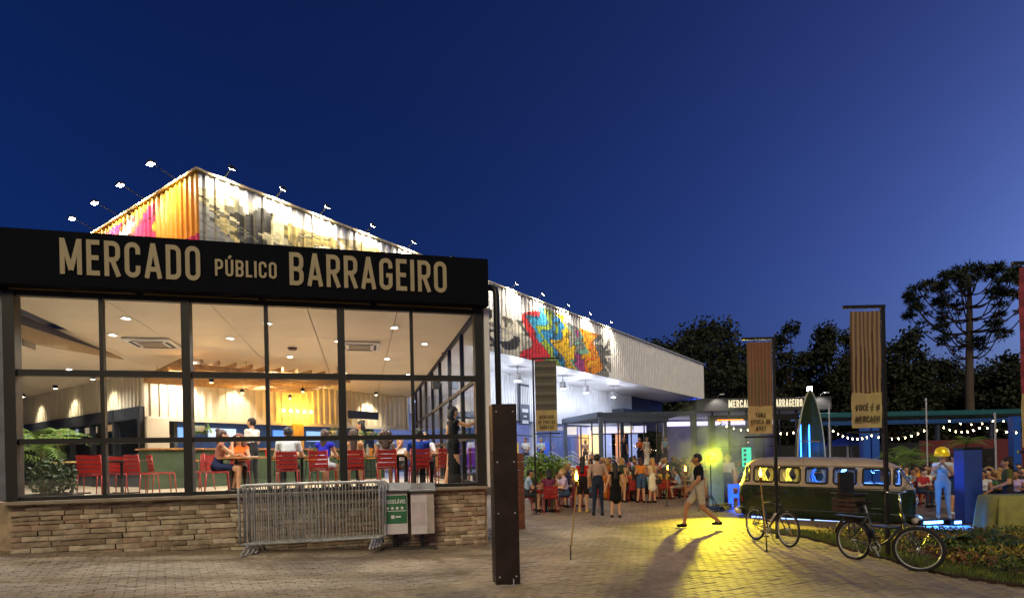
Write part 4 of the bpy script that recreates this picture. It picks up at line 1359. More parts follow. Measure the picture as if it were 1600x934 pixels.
for i in range(4):
    barrier('galvanised crowd barrier by the stone plinth, %s from the front of the stack' % ORD[i], -.62 + .11 * i, a0 - .06 + .055 * i, .03)
def bin_(px, label, green):
    a = aL(px, -.28)
    p = L(a, -.28, 0); p.z = gz(p.x)
    t = thing('waste_bin', label, 'bin', p, AROT, 'bins on posts by the plinth')
    MB().tube([(0, .06, 0), (0, .06, .5)], .035, 10).build('post', m_black, t)
    MB().cham((0, .05, .02), (.5, .34, .05), .01).build('base', mat('bin_base', '#3a342d', .85), t)
    MB().cham((0, .05, .66), (.36, .2, .72), .015).build('body', mat('bin_body', '#2a2a2c', .5), t)
    MB().add([(-.25, -.12, 1.06), (.25, -.12, 1.06), (.25, .2, 1.2), (-.25, .2, 1.2), (-.25, -.12, 1.03), (.25, -.12, 1.03), (.25, .2, 1.17), (-.25, .2, 1.17)],
             [(0, 1, 2, 3), (7, 6, 5, 4), (0, 4, 5, 1), (1, 5, 6, 2), (2, 6, 7, 3), (3, 7, 4, 0)]).build('hood', mat('bin_hood', '#1f1b18', .6), t)
    MB().box((0, .12, 1.08), (.05, .04, .12)).build('hood_bracket', m_black, t)
    fp = MB().cham((0, -.069, .69), (.415, .012, .80), .004).build('front_panel', mat('bin_white', '#c9c4cc', .5, var=.05), t)
    if green:
        MB().box((0, -.0775, .73), (.40, .003, .5)).build('green_label', mat('bin_green', '#2f6b4c', .5), fp)
        w = text_width('RECICLÁVEL', .08, .12)
        write('RECICLÁVEL', -.18, .835, .36 / w, lambda x, z, d: (x, -.0800 - d, z), m_white, fp, t=.08, gap=.12, joined=True, depth=.002, name='lettering')
        for k in range(4):
            MB().lathe([(.026, 0), (.026, .002)], n=10).build('symbol', m_white, fp).matrix_local = Matrix.Translation((-.14 + .085 * k, -.0800, .755)) @ Matrix.Rotation(math.pi / 2, 4, 'X')
        MB().box((0, -.0795, .705), (.36, .002, .012)).build('rule', m_white, fp)
        MB().box((-.05, -.0800, .60), (.06, .003, .06)).build('symbol', m_white, fp)
        MB().box((.045, -.0800, .60), (.09, .003, .03)).build('symbol', m_white, fp)
    else:
        MB().cham((.14, -.0775, .69), (.13, .003, .79), .001).build('worn_strip', mat('bin_grey', '#a59d98', .6), fp)
        MB().box((-.07, -.0775, .66), (.24, .003, .42)).build('faded_label', mat('bin_faded', '#bdb3bd', .6), fp)
    return t
bin_(616, 'white fronted waste bin with green recycling label', True)
bin_(658, 'white fronted waste bin with worn blank label', False)

p = G(791, 911)
t = thing('steel_totem', 'tall dark brown steel box column standing on the pavers', 'column', p, R(11))
MB().cham((0, 0, 1.19), (.32, .30, 2.38), .006).build('shaft', mat('totem_brown', '#2b1d1c', .5, .25, var=.25, scale=4), t)
for z in (.12, .95, 1.62, 2.28):
    for x in (-.11, .11):
        q = MB().lathe([(.012, 0), (.012, .008)], n=8).build('bolt', m_steel, t)
        q.matrix_local = Matrix.Translation((x, -.151, z)) @ Matrix.Rotation(math.pi / 2, 4, 'X')
for k in range(8):
    MB().box((-.162, -.05, .9 + .12 * k), (.006, .03, .05)).build('slot', m_black, t)
MB().tube([(-.1, -.17, .02), (.0, -.24, .015), (.06, -.22, .02), (.07, -.16, .09)], .008, 6).build('cable', m_steel, t)
t = thing('wooden_panel', 'reddish wooden post panel behind the brown column', 'panel', at(811, 13.8), R(-6))
for k in range(9): MB().cham((0, 0, .11 + .2 * k), (.22, .12, .19), .008).build('board', mat('panel_wood', '#6a3a24', .6, var=.3, scale=9), t)

# bamboo torches with flames
m_flame = emis('flame', '#ff8a1e', 40)
def torch(px, py, tilt, h, label):
    p = G(px, py)
    t = thing('garden_torch', label, 'torch', p, 0, 'burning torches on stands')
    MB().lathe([(.11, 0), (.115, .008), (.02, .02), (.014, .05)], n=16).build('base', mat('torch_base', '#b9b4a6', .5) if 'nearest' in label else m_black, t)
    MB().tube([(0, 0, .03), (0, 0, .28)], .012, 6).build('spike', m_black, t)
    top = Vector((tilt, 0, h))
    MB().tube([(0, 0, .2), top], .012, 7).build('cane', mat('bamboo', '#9a7a3c', .6, var=.3), t)
    MB().lathe([(.018, 0), (.03, .03), (.03, .09), (.02, .1)], top, 10).build('cup', mat('copper', '#7a4a26', .4, .6), t)
    MB().lathe([(.012, .1), (.028, .14), (.02, .19), (.003, .26)], top, 8).build('flame', m_flame, t, smooth=True)
    lamp('POINT', 5, '#ff8a2a', t, top + Vector((0, 0, .22)), size=.04)
torch(892, 879, .12, 1.22, 'torch with white round base nearest to the camera')
torch(1042, 790, .06, 1.2, 'torch burning in front of the seated guests')
torch(1070, 802, .05, 1.2, 'torch burning just left of the walking man')
torch(1198, 862, -.08, 1.25, 'torch burning beside the dark road bike')

# banners on poles
def banner(px, d, h, bw, bh_, side, label, style, lines):
    p = at(px, d)
    t = thing('pole_banner', label, 'banner', p, 0, 'banners on black poles')
    s = side
    MB().cham((0, 0, h / 2), (.055, .055, h), .006).build('pole', m_black, t)
    MB().cham((0, 0, .008), (.26, .26, .016), .004).build('base_plate', m_black, t)
    MB().box((s * (bw / 2 + .06), 0, h - .025), (bw + .2, .045, .05)).build('top_arm', m_black, t)
    zb = h - .1 - bh_
    MB().box((s * (bw / 2 + .06), 0, zb - .07), (bw + .14, .04, .035)).build('bottom_arm', m_black, t)
    x0, x1 = sorted((s * .05, s * (.05 + bw)))
    zt = zb + bh_ * .3
    n, rows = 14, 16
    def sheet(z0, z1, m, paint):
        mb = MB(); cols = []
        for r in range(rows + 1):
            for i in range(n + 1):
                u, v = i / n, r / rows
                mb.v.append((x0 + (x1 - x0) * u, .012 * math.sin(u * 9 + v * 3) + .006 * math.sin(v * 11), z0 + (z1 - z0) * v))
        for r in range(rows):
            for i in range(n):
                a = r * (n + 1) + i
                mb.f.append((a, a + 1, a + n + 2, a + n + 1)); cols.append(paint((i + .5) / n, (r + .5) / rows))
        mb.m = [0] * len(mb.f)
        o = mb.build('cloth' if z0 > zb + .01 else 'text_panel', m, t)
        set_paint(o, cols)
        md = o.modifiers.new('thickness', 'SOLIDIFY'); md.thickness = .004
        return o
    mc = mat('banner_cloth', '#fff', .85, var=.08, scale=12, attr='paint', bump=.2, bscale=120)
    rr = random.Random(int(px))
    A, B_, C_ = [lin(c) for c in style]
    sheet(zt, h - .1, mc, (lambda u, v: A if (int(u * 14) % 2) else (B_ if v < .55 + .3 * math.sin(u * 20) else C_)) if 'striped' in label or 'patchwork' in label else (lambda u, v: [A, B_, C_][int(v * 16) % 3]))
    tp = sheet(zb, zt, mc, lambda u, v: lin('#a3906a') if u < .5 else lin('#a8996a'))
    lh = bh_ * .3 / (len(lines) * 1.6 + 1.2)
    for i, ln in enumerate(lines):
        w = text_width(ln, .07, .14)
        hh = min(lh, bw * .8 / w)
        write(ln, (x0 + x1) / 2 - w * hh / 2, zt - bh_ * .05 - (i + 1) * lh * 1.45, hh, lambda x, z, d: (x, -.028 - d, z), mat('ink', '#3d3226', .8), tp, t=.07, gap=.14, depth=.003, name='letter')
    for k in range(3):
        MB().tube([(x0 + (x1 - x0) * (k + .5) / 3, 0, h - .1), (x0 + (x1 - x0) * (k + .5) / 3, 0, h - .05)], .005, 4).build('tie', m_steel, t)
banner(836, 17.8, 4.77, .66, 2.15, 1, 'grey banner on black pole in front of the white canopy wall', ('#57544f', '#4a4845', '#67645e'), ['MERCADO', 'DE PORTAS', 'ABERTAS'])
banner(1212, 12.1, 4.2, .5, 1.9, -1, 'reddish brown patchwork banner on black pole behind the road bike', ('#7a5644', '#54503c', '#6b4a3a'), ['TUNA', 'EPOCA DE', 'AVE?'])
banner(1384, 9.6, 4.2, .49, 1.92, -1, 'brown striped banner on black pole behind the cargo bicycle', ('#8a7358', '#4a3628', '#5c4a44'), ['VOCÊ É O', 'MERCADO'])
banner(1652, 9.4, 4.85, .5, 2.9, -1, 'dark red banner cut off by the right edge', ('#7a2a3a', '#8a3242', '#6f2434'), [])

# ------------------------------------------------------------------ entrance with portal, stairs and terrace
ent = thing('entrance_portal', 'blue grey steel entrance portal with glass front and slatted roof', 'portal', at(906, 30.5, 0), R(4))
for x, y in ((0, 4.5), (1.15, 0), (6.1, 0), (3.6, 5), (6.3, 5)):
    MB().cham((x, y, 1.9), (.2, .2, 3.9), .01).build('post', m_bluegrey if x < 2 else m_frame, ent)
MB().box((3.6, 0, 3.9), (5.3, .2, .24)).build('front_beam', m_frame, ent)
MB().bar((0, 4.6, 3.92), (1.15, 0, 3.92), .25, .28).build('side_beam', m_bluegrey, ent)
MB().box((3.2, 5, 3.9), (6.6, .24, .28)).build('rear_beam', m_frame, ent)
for k in range(9):
    MB().box((3.6, .45 + .5 * k, 3.98), (5.0, .08, .14)).build('roof_slat', m_frame, ent)
for k in range(6):
    x = 1.6 + .8 * k
    MB().box((x, 4.4, 2.45), (.07, .07, 2.75)).build('mullion', m_black, ent)
    if k < 5:
        for z0, z1 in ((1.1, 3.05), (3.12, 3.8)):
            MB().box((x + .4, 4.4, (z0 + z1) / 2), (.72, .01, z1 - z0)).build('pane', m_glass, ent)
MB().box((3.6, 4.4, 3.08), (4.1, .08, .07)).build('transom', m_black, ent)
MB().box((3.4, 6.6, .53), (7.4, 9, 1.06)).build('floor_slab', mat('platform_concrete', '#6b6964', .8), ent)
for k, (x, c, e) in enumerate(((1.9, '#ffb24a', .7), (2.6, '#ffd9a0', .4), (3.5, '#8f9fd8', .25), (4.4, '#c98a6a', .3), (5.3, '#7f8fc8', .25))):
    MB().box((x, 8.6, 2.4), (.62, .1, 2.2)).build('shop_light', emis('shop_%d' % k, c, e), ent)
for k in range(6):
    MB().box((1.0 + .95 * k, 8.5, 3.5), (.85, .08, .5)).build('light_panel', emis('panel_pale%d' % (k % 2), ('#d8c8b8', '#b8b4d8')[k % 2], .45), ent)
lamp('AREA', 40, '#ffe2b8', ent, (3.4, 6.5, 3.7), (0, 0, -1), (5, 3))
stp = thing('entrance_stairs', 'concrete steps with steel handrails up to the market platform', 'stairs', Hh(21.5, -2.0, 0), HROT)
for k in range(6):
    MB().cham((0, -.15 - .3 * k, (FLOOR - .18 * (k + 1)) / 2 + .0), (9, .3, FLOOR - .18 * (k + 1) + .1), .01).build('step', mat('step_concrete', '#7d7b76', .8), stp)
for x in (-4.3, -2.1, .1, 2.3, 4.3):
    for dz in (.55, .75, .95):
        MB().tube([(x, .3, FLOOR + dz), (x, 0, FLOOR + dz), (x, -1.9, dz)], .022, 6).build('handrail', m_steel, stp, smooth=True)
    for y, z in ((.0, FLOOR), (-1.0, .55), (-1.9, 0)):
        MB().tube([(x, y, z), (x, y, z + .95)], .022, 6).build('rail_post', m_steel, stp)
palm('potted_palm', 'light green palm at the white column under the canopy', Hh(17.5, -3.6, .0), 1.5, 10, 1.1, 21)
palm('potted_palm', 'dark palm in front of the entrance glass', at(1060, 25), 1.3, 12, .9, 22, m=m_leafd)
palm('potted_palm', 'small palm beside the grey banner pole', at(831, 22.5), 1.6, 9, .9, 23)
bsh = thing('leafy_shrub', 'bushy green shrub behind the terrace tables', 'shrub', at(851, 21.0))
leaf_cloud(MB(), (0, 0, 1.3), (.75, .6, .6), 700, .17, seed=8).build('foliage', m_leaf, bsh)
MB().lathe([(.3, 0), (.38, .7), (.4, .75), (.36, .75)], n=14).build('pot', m_black, bsh)

# ------------------------------------------------------------------ people on the terrace
tabs = [(852, 18.6), (893, 20.4), (846, 23.0), (984, 23.4), (1036, 24.6), (1078, 25.6), (930, 26.4), (1000, 28.2), (1062, 29.4)]
GC = 'red chairs on the outdoor terrace'
tops = ['#a83232', '#c9c4bb', '#2f3b55', '#8fa7c4', '#3a3a3c', '#c98a3a', '#5f8f86', '#d8d2c4', '#6a2f4a', '#7fa0b8', '#b0563a', '#8c8c56', '#222831', '#b9a2c2', '#d8b24a', '#4a6f4a']
tname = ['red', 'off white', 'navy', 'light blue', 'charcoal', 'ochre', 'teal', 'cream', 'plum', 'pale blue', 'rust', 'olive', 'black', 'lilac', 'mustard', 'green']
hn = ['dark', 'brown', 'blond', 'black']
rr = random.Random(5)
used = {}
ci = 0
near_words = ['by the grey banner', 'behind the red chairs', 'near the stairs', 'left of the entrance', 'near the torches', 'left of the walking man', 'at the foot of the stairs', 'below the entrance glass', 'at the far end of the terrace']
def plabel(base, where):
    return '%s %s' % (base, where)
for i, (px, d) in enumerate(tabs):
    c = at(px, d)
    rot = rr.uniform(-.4, .4)
    make_table('small dark terrace table %s' % near_words[i], c, rot, 'terrace tables', .75, .75, mat('terrace_top', '#8c7a66', .5), 'terrace_table')
    for k in range(4):
        a = rot + k * math.pi / 2 + math.pi / 2
        q = c + Vector((math.cos(a) * .68, math.sin(a) * .68, 0)); q.z = gz(q.x)
        hd = a + math.pi / 2          # facing the table
        small_chair('red chair at the terrace table %s, %s side' % (near_words[i], ('far', 'left', 'near', 'right')[k]), q, hd, GC)
        if (i, k) in ((0, 0), (2, 2), (1, 2), (5, 0), (6, 2), (8, 0)): continue
        ti = (ci * 5 + 3) % 16
        sx_ = 'f' if ci % 2 else 'm'
        hk = hn[(ci * 3 + i) % 4]
        st = ('long', 'bun', 'curly', 'long')[ci % 4] if sx_ == 'f' else 'short'
        wd = 'woman' if sx_ == 'f' else 'man'
        person(q, math.degrees(hd), ('sit_eat', 'sit', 'sit_talk', 'sit_back')[ci % 4], sx_, ('shorts', 'trousers', 'skirt')[ci % 3] if sx_ == 'f' else ('shorts', 'trousers')[ci % 2],
               tops[ti], ('#2b3038', '#7a746a', '#3a4a66')[ci % 3], hk, st, plabel('seated %s in %s top, %s hair,' % (wd, tname[ti], hk), near_words[i]), 'abcd'[ci % 4], h=rr.uniform(1.6, 1.78), group='seated guests on the terrace')
        ci += 1
GS = 'people standing and strolling on the plaza'
def stander(px, py, face, *a, **k):
    return person(G(px, py), face, *a, group=GS, **k)
stander(912, 800, -20, 'hips', 'f', 'shorts', '#b0181c', '#1d1614', 'black', 'long', 'long haired woman in red top and dark shorts beside the couple', shoe='#c9a24a', h=1.74)
stander(935, 805, 0, 'hold', 'm', 'trousers', '#a58a7c', '#1e2638', 'black', 'short', 'man in beige shirt and dark jeans walking away hand in hand', h=1.80)
stander(963, 808, 0, 'hold2', 'f', 'dress', '#0d0d0e', '#0d0d0e', 'black', 'long', 'woman in short black dress holding the hand of the man in beige', h=1.56)
stander(949, 780, 20, 'stand', 'f', 'longdress', '#b0662a', '#b0662a', 'blond', 'bun', 'woman in long orange dress behind the couple', h=1.7)
stander(973, 784, -60, 'stand', 'f', 'shorts', '#3a4434', '#b58a5a', 'blond', 'bun', 'blond woman in dark green top and tan shorts', h=1.7)
stander(968, 770, 160, 'phone', 'm', 'trousers', '#c7b8a2', '#33302c', 'grey', 'short', 'grey haired man in cream shirt facing the camera', h=1.75)
stander(1002, 785, 5, 'phone', 'f', 'shorts', '#c0782e', '#39506e', 'brown', 'bun', 'woman in orange top and denim shorts seen from behind', h=1.7)
stander(1020, 785, 30, 'phone', 'f', 'skirt', '#c4bba4', '#d5cfb8', 'blond', 'long', 'woman in white skirt with a dark handbag', h=1.68)
stander(926, 776, 170, 'phone', 'm', 'trousers', '#d9d6d0', '#6a6258', 'grey', 'short', 'tall man in white shirt behind the woman in red', h=1.9)
stander(1094, 826, 82, 'walk', 'm', 'shorts', '#101010', '#a39b8c', 'black', 'short', 'man in black shirt and pale shorts striding left across the plaza', sk='b', shoe='#151515', h=1.78)
hb = thing('handbag', 'dark handbag held by the woman in white skirt', 'bag', G(1024, 785) + Vector((.12, -.12, .72)))
MB().cham((0, 0, .1), (.22, .1, .17), .02).build('body', m_black, hb)
MB().tube([(-.08, 0, .18), (-.05, 0, .3), (.05, 0, .3), (.08, 0, .18)], .01, 5).build('strap', m_black, hb)
for px, y, sx_, top, bot, hair, st, lab in ((822, -1.2, 'm', '#cfd3d6', '#444a55', 'black', 'short', 'man in pale shirt standing on the platform behind the banner'), (846, -1.3, 'm', '#b8c6cc', '#3a3a3a', 'grey', 'short', 'second man in pale blue shirt on the platform'),
                                            (915, -1.5, 'f', '#c8a68a', '#555', 'blond', 'bun', 'woman in tan top at the top of the stairs')):
    u = (px - 800) / FPX
    t_ = ((HX - .813 * y) - u * (HY + .582 * y)) / (u * .813 - .582)
    person(Hh(t_, y, FLOOR), 150, 'phone', sx_, 'trousers', top, bot, hair, st, lab, group='people on the market platform')
for px, d, top, bot, out, lab in ((1000, 33.5, '#c05a2a', '#23262e', 'trousers', 'woman in orange top at the entrance glass'), (1011, 33.0, '#cfc4ae', '#2f5a52', 'longdress', 'woman in pale long dress at the entrance'), (975, 32.5, '#1d2230', '#1d2230', 'trousers', 'person in dark clothes left of the entrance glass'), (1040, 33.5, '#7fb0c4', '#33343a', 'trousers', 'person in light blue at the right of the entrance')):
    person(at(px, d, 1.06), 120 + (px * 37) % 120, ('stand', 'phone', 'hips')[int(px) % 3], 'f', out, top, bot, 'brown', 'long', lab, group='people on the market platform')

# denser crowd at the back of the terrace
rc = random.Random(17)
zones = [(1030, 1100, 26, 33, 'behind the torches'), (985, 1050, 27, 33, 'below the entrance steps'), (870, 960, 24, 30, 'in front of the stairs'), (1118, 1160, 21, 27, 'behind the rear of the van'), (822, 860, 23, 27, 'by the shrub')]
for zi, (x0, x1, d0, d1, where) in enumerate(zones):
    for k in range((24, 16, 16, 14, 8)[zi]):
        px, d = rc.uniform(x0, x1), rc.uniform(d0, d1)
        ti = rc.randrange(16); sx_ = rc.choice('mf'); hk = rc.choice(hn)
        seat = rc.random() < .4
        p = at(px, d)
        fc = rc.uniform(0, 360)
        if seat: small_chair(plabel('red chair under the guest in %s' % tname[ti], where), p, R(fc), GC)
        person(p, fc, rc.choice(('sit', 'sit_talk', 'sit_eat')) if seat else rc.choice(('stand', 'phone', 'hips')), sx_, rc.choice(('shorts', 'trousers')) if sx_ == 'm' else rc.choice(('shorts', 'skirt', 'trousers')), tops[ti], rc.choice(('#2b3038', '#7a746a', '#3a4a66', '#b5ab98')), hk,
               'short' if sx_ == 'm' else rc.choice(('long', 'bun', 'curly')), plabel('%s %s in %s top, %s hair,' % ('seated' if seat else 'standing', 'man' if sx_ == 'm' else 'woman', tname[ti], hk), where), rc.choice('abcd'), h=rc.uniform(1.6, 1.82), group='crowd at the back of the terrace')

# ------------------------------------------------------------------ van
vang = -31
van = thing('camper_van', 'old two tone camper van, grey above dark green, windows lit yellow and blue', 'van', (8.66, 16.33, gz(8.7) - .28), R(vang))
van.scale = (1, 1, 1.08)
van.rotation_euler = (0, R(1.9), R(vang))
m_vg = mat('van_green', '#1d2a1c', .28, .1, var=.12, scale=3)
m_vt = mat('van_taupe', '#a39488', .35, .05, var=.1, scale=3)
LEV = [(.30, 2.02, 2.02, .80), (.36, 2.10, 2.10, .835), (.5, 2.13, 2.14, .85), (.8, 2.14, 2.14, .86), (1.0, 2.13, 2.13, .86), (1.12, 2.11, 2.11, .855), (1.18, 2.09, 2.07, .848), (1.24, 2.06, 2.03, .843), (1.58, 1.97, 1.80, .79), (1.64, 1.94, 1.75, .775), (1.70, 1.88, 1.66, .745), (1.76, 1.78, 1.52, .68), (1.81, 1.6, 1.3, .56), (1.84, 1.3, 1.0, .38), (1.85, .6, .4, .12)]
def vsec(z):
    for (z0, r0, f0, b0), (z1, r1, f1, b1) in zip(LEV, LEV[1:]):
        if z <= z1:
            k = max(0, (z - z0) / (z1 - z0))
            return r0 + (r1 - r0) * k, f0 + (f1 - f0) * k, b0 + (b1 - b0) * k
    return LEV[-1][1:]
NV = 320
def vring(z, grow=0.):
    ar, af, b = vsec(z)
    raw = []
    for i in range(1600):
        a = 2 * math.pi * i / 1600
        c, s = math.cos(a), math.sin(a)
        e = 2 / 6.5
        x = math.copysign(abs(c) ** e, c); y = math.copysign(abs(s) ** e, s)
        raw.append(Vector((x * (af if x > 0 else ar) + math.copysign(grow, x) * abs(x), y * (b + grow), z)))
    ds = [0]
    for i in range(1600): ds.append(ds[-1] + (raw[(i + 1) % 1600] - raw[i]).length)
    out, j = [], 0
    for i in range(NV):
        tgt = ds[-1] * i / NV
        while ds[j + 1] < tgt: j += 1
        k = (tgt - ds[j]) / max(1e-9, ds[j + 1] - ds[j])
        out.append(raw[j].lerp(raw[(j + 1) % 1600], k))
    return out
SIDEW = [(-1.70, -1.16), (-1.04, -.50), (-.38, .16), (.28, .82), (.95, 1.56)]
WZ0, WZ1 = 1.195, 1.60
def hole(c):
    if not (WZ0 < c.z < WZ1): return False
    if abs(c.y) > .6: return any(a < c.x < b for a, b in SIDEW) or 1.63 < c.x < 1.80 or -1.94 < c.x < -1.80
    if c.x > 1.2: return .05 < abs(c.y) < .66
    if c.x < -1.2: return abs(c.y) < .5
    return False
def vshell(name, zs, m, holes=False, top=False):
    mb = MB()
    for z in zs: mb.v += [tuple(p) for p in vring(z)]
    for r in range(len(zs) - 1):
        for i in range(NV):
            j = (i + 1) % NV
            q = (r * NV + i, r * NV + j, (r + 1) * NV + j, (r + 1) * NV + i)
            if holes and hole(sum((Vector(mb.v[k]) for k in q), Vector()) / 4): continue
            mb.f.append(q)
    if top: mb.f.append(tuple((len(zs) - 1) * NV + i for i in range(NV)))
    mb.m = [0] * len(mb.f)
    o = mb.build(name, m, van, smooth=True)
    md = o.modifiers.new('shell', 'SOLIDIFY'); md.thickness = .03; md.offset = -1
    return o
vshell('lower_body', [.30, .36, .43, .5, .65, .8, .9, 1.0, 1.06, 1.12], m_vg)
vshell('upper_body', [1.122, 1.15, 1.18] + [WZ0 + (WZ1 - WZ0) * i / 14 for i in range(15)] + [1.62, 1.64], m_vt, True)
vshell('roof', [1.642, 1.67, 1.70, 1.73, 1.76, 1.785, 1.81, 1.827, 1.84, 1.85], m_vt, top=True)
def band(name, z, r, m):
    MB().tube([p for p in vring(z, .008)] + [vring(z, .008)[0]], r, 5, caps=False).build(name, m, van)
band('belt_trim', 1.12, .012, m_vt)
band('gutter', 1.635, .012, m_vt)
band('sill_trim', .52, .006, m_chrome)
MB().box((0, 0, .33), (3.9, 1.5, .05)).build('floor_pan', m_rubber, van)
MB().box((-.2, .0, .62), (3.3, 1.3, .5)).build('bench', mat('van_seat', '#3a342c', .8), van)
mw_y = mat('curtain_yellow', '#c9c08a', .8, var=.1)
mw_b = mat('curtain_pale', '#8fa8d8', .8, var=.1)
m_rub = mat('window_rubber', '#14140f', .6)
def rrect(x0, x1, z0, z1, r, n=5):
    out = []
    for cx, cz, a0 in ((x1 - r, z1 - r, 0), (x0 + r, z1 - r, 90), (x0 + r, z0 + r, 180), (x1 - r, z0 + r, 270)):
        out += [(cx + r * math.cos(R(a0 + 90 * i / n)), cz + r * math.sin(R(a0 + 90 * i / n))) for i in range(n + 1)]
    return out
def side_y(x, z): 
    ar, af, b = vsec(z)
    a = af if x > 0 else ar
    return b * max(0, 1 - abs(x / a) ** 6.5) ** (1 / 6.5)
for s in (-1, 1):
    for i, (x0, x1) in enumerate(SIDEW + [(1.63, 1.80), (-1.94, -1.80)]):
        r = min(.06, (x1 - x0) * .3)
        path = [(x, s * (side_y(x, z) + .004), z) for x, z in rrect(x0 + .012, x1 - .012, WZ0 + .012, WZ1 - .012, r)]
        fr_ = MB().tube(path + [path[0]], .026, 6, caps=False).build('window', m_rub, van, smooth=True)
        pts = [(x, s * (side_y(x, z) - .012), z) for x, z in rrect(x0 + .01, x1 - .01, WZ0 + .01, WZ1 - .01, r)]
        MB().add(pts, [tuple(range(len(pts)))]).build('pane', m_glass, fr_)
        if i < 4:
            for q in (-1, 1):
                cx = (x0 + x1) / 2 + q * (x1 - x0) * .36
                mb = MB()
                for k in range(9):
                    for j in range(7):
                        pin = .35 + .65 * abs(k / 8 - .45) * 1.6
                        xx = cx + q * (x1 - x0) * .11 + (-q) * (x1 - x0) * .42 * min(1, pin) * (j / 6)
                        mb.v.append((xx, s * (side_y(x0, 1.4) - .07 + .014 * math.sin(j * 2.4)), WZ0 - .02 + (WZ1 - WZ0 + .04) * k / 8))
                mb.f = [(k * 7 + j, k * 7 + j + 1, (k + 1) * 7 + j + 1, (k + 1) * 7 + j) for k in range(8) for j in range(6)]; mb.m = [0] * 48
                mb.build('curtain', mw_y if i < 2 else mw_b, fr_)
for s in (-1, 1):      # split windscreen
    path = []
    for y, z in rrect(.06, .65, WZ0 + .01, WZ1 - .01, .07):
        ar, af, b = vsec(z)
        path.append((af * max(0, 1 - abs(y / b) ** 6.5) ** (1 / 6.5) + .004, s * y, z))
    f2 = MB().tube(path + [path[0]], .026, 6, caps=False).build('windscreen', m_chrome, van, smooth=True)
    MB().add([(x - .014, y, z) for x, y, z in path], [tuple(range(len(path)))]).build('pane', m_glass, f2)
    h_ = MB().lathe([(.11, 0), (.115, .03), (.09, .045), (.02, .06)], n=18).build('headlight', m_chrome, van, smooth=True)
    h_.matrix_local = Matrix.Translation((2.10, s * .60, .86)) @ Matrix.Rotation(math.pi / 2, 4, 'Y')
    MB().lathe([(.09, .046), (.05, .064), (.01, .07)], n=16).build('headlight_glass', mat('lamp_glass', '#c9ccd2', .1), h_)
for s, nm in ((1, 'front_bumper'), (-1, 'rear_bumper')):
    pts = [(s * (2.22 - .16 * (abs(y) / .86) ** 3), y, .40) for y in [-.86 + .1075 * k for k in range(17)]]
    MB().tube(pts, .07, 8).build(nm, mat('bumper_cream', '#b5aa9a', .4), van, smooth=True)
for x in (-1.22, 1.20):
    for s in (-1, 1):
        wh = MB().ring((0, 0, 0), .23, .085, 'Y', 28, 10).build('wheel', m_rubber, van, (x, s * .74, .52), smooth=True)
        q = MB().lathe([(.16, -.06), (.17, .06), (.1, .075), (.02, .085)], n=20).build('rim', m_vt, wh, smooth=True)
        q.matrix_local = Matrix.Rotation(math.pi / 2 * (1 if s < 0 else -1), 4, 'X')
        q = MB().lathe([(.075, .08), (.06, .1), (.01, .105)], n=16).build('hubcap', m_chrome, wh, smooth=True)
        q.matrix_local = Matrix.Rotation(math.pi / 2 * (1 if s < 0 else -1), 4, 'X')
        MB().tube([(x - .33, s * .853, .34), (x - .3, s * .862, .52), (x - .15, s * .868, .64), (x + .15, s * .868, .64), (x + .3, s * .862, .52), (x + .33, s * .853, .34)], .018, 6).build('wheel_arch', m_vg, van, smooth=True)
for x in (-.44, .87, 1.60):
    MB().tube([(x, -side_y(x, z) - .001, z) for z in (.42, .6, .8, 1.0, 1.11)], .005, 4).build('door_seam', m_rubber, van)
MB().cham((.30, -.875, .98), (.13, .02, .025), .008).build('door_handle', m_chrome, van)
MB().cham((1.02, -.872, 1.0), (.12, .02, .025), .008).build('door_handle', m_chrome, van)
MB().tube([(1.85, -.80, 1.2), (1.93, -.95, 1.26)], .008, 5).build('mirror_arm', m_chrome, van)
MB().lathe([(.01, -.015), (.06, -.01), (.06, .01)], (1.93, -.96, 1.28), 12).build('mirror', m_chrome, van)
MB().cham((-2.0, -.72, .74), (.05, .1, .16), .02).build('tail_light', mat('tail_red', '#6a1612', .3), van)
MB().box((1.45, -.1, 1.0), (.06, .9, .2)).build('dashboard', m_rubber, van)
st_ = MB().ring((0, 0, 0), .2, .014, 'Z', 24, 6).build('steering_wheel', m_rubber, van, (1.3, -.35, 1.2)); st_.rotation_euler = (0, R(25), 0)
lamp('POINT', 24, '#fff07a', van, (-1.1, .1, 1.35), size=.1)
MB().box((-.44, 0, 1.1), (.03, 1.5, 1.2)).build('light_baffle', mat('van_seat', '#3a342c', .8), van)  # added panel, keeps the yellow light out of the blue half
lamp('POINT', 40, '#4a86ff', van, (1.2, .2, 1.35), size=.1)
lamp('POINT', 40, '#4a86ff', van, (.45, .15, 1.35), size=.1)
for x in (-1.0, .6):
    MB().box((x, -.70, .265), (1.5, .04, .03)).build('sill_light', emis('led_blue', '#9ab8ff', 1.2), van)
    lamp('AREA', 7, '#2255ff', van, (x, -.7, .24), (0, -.3, -1), (1.5, .06))

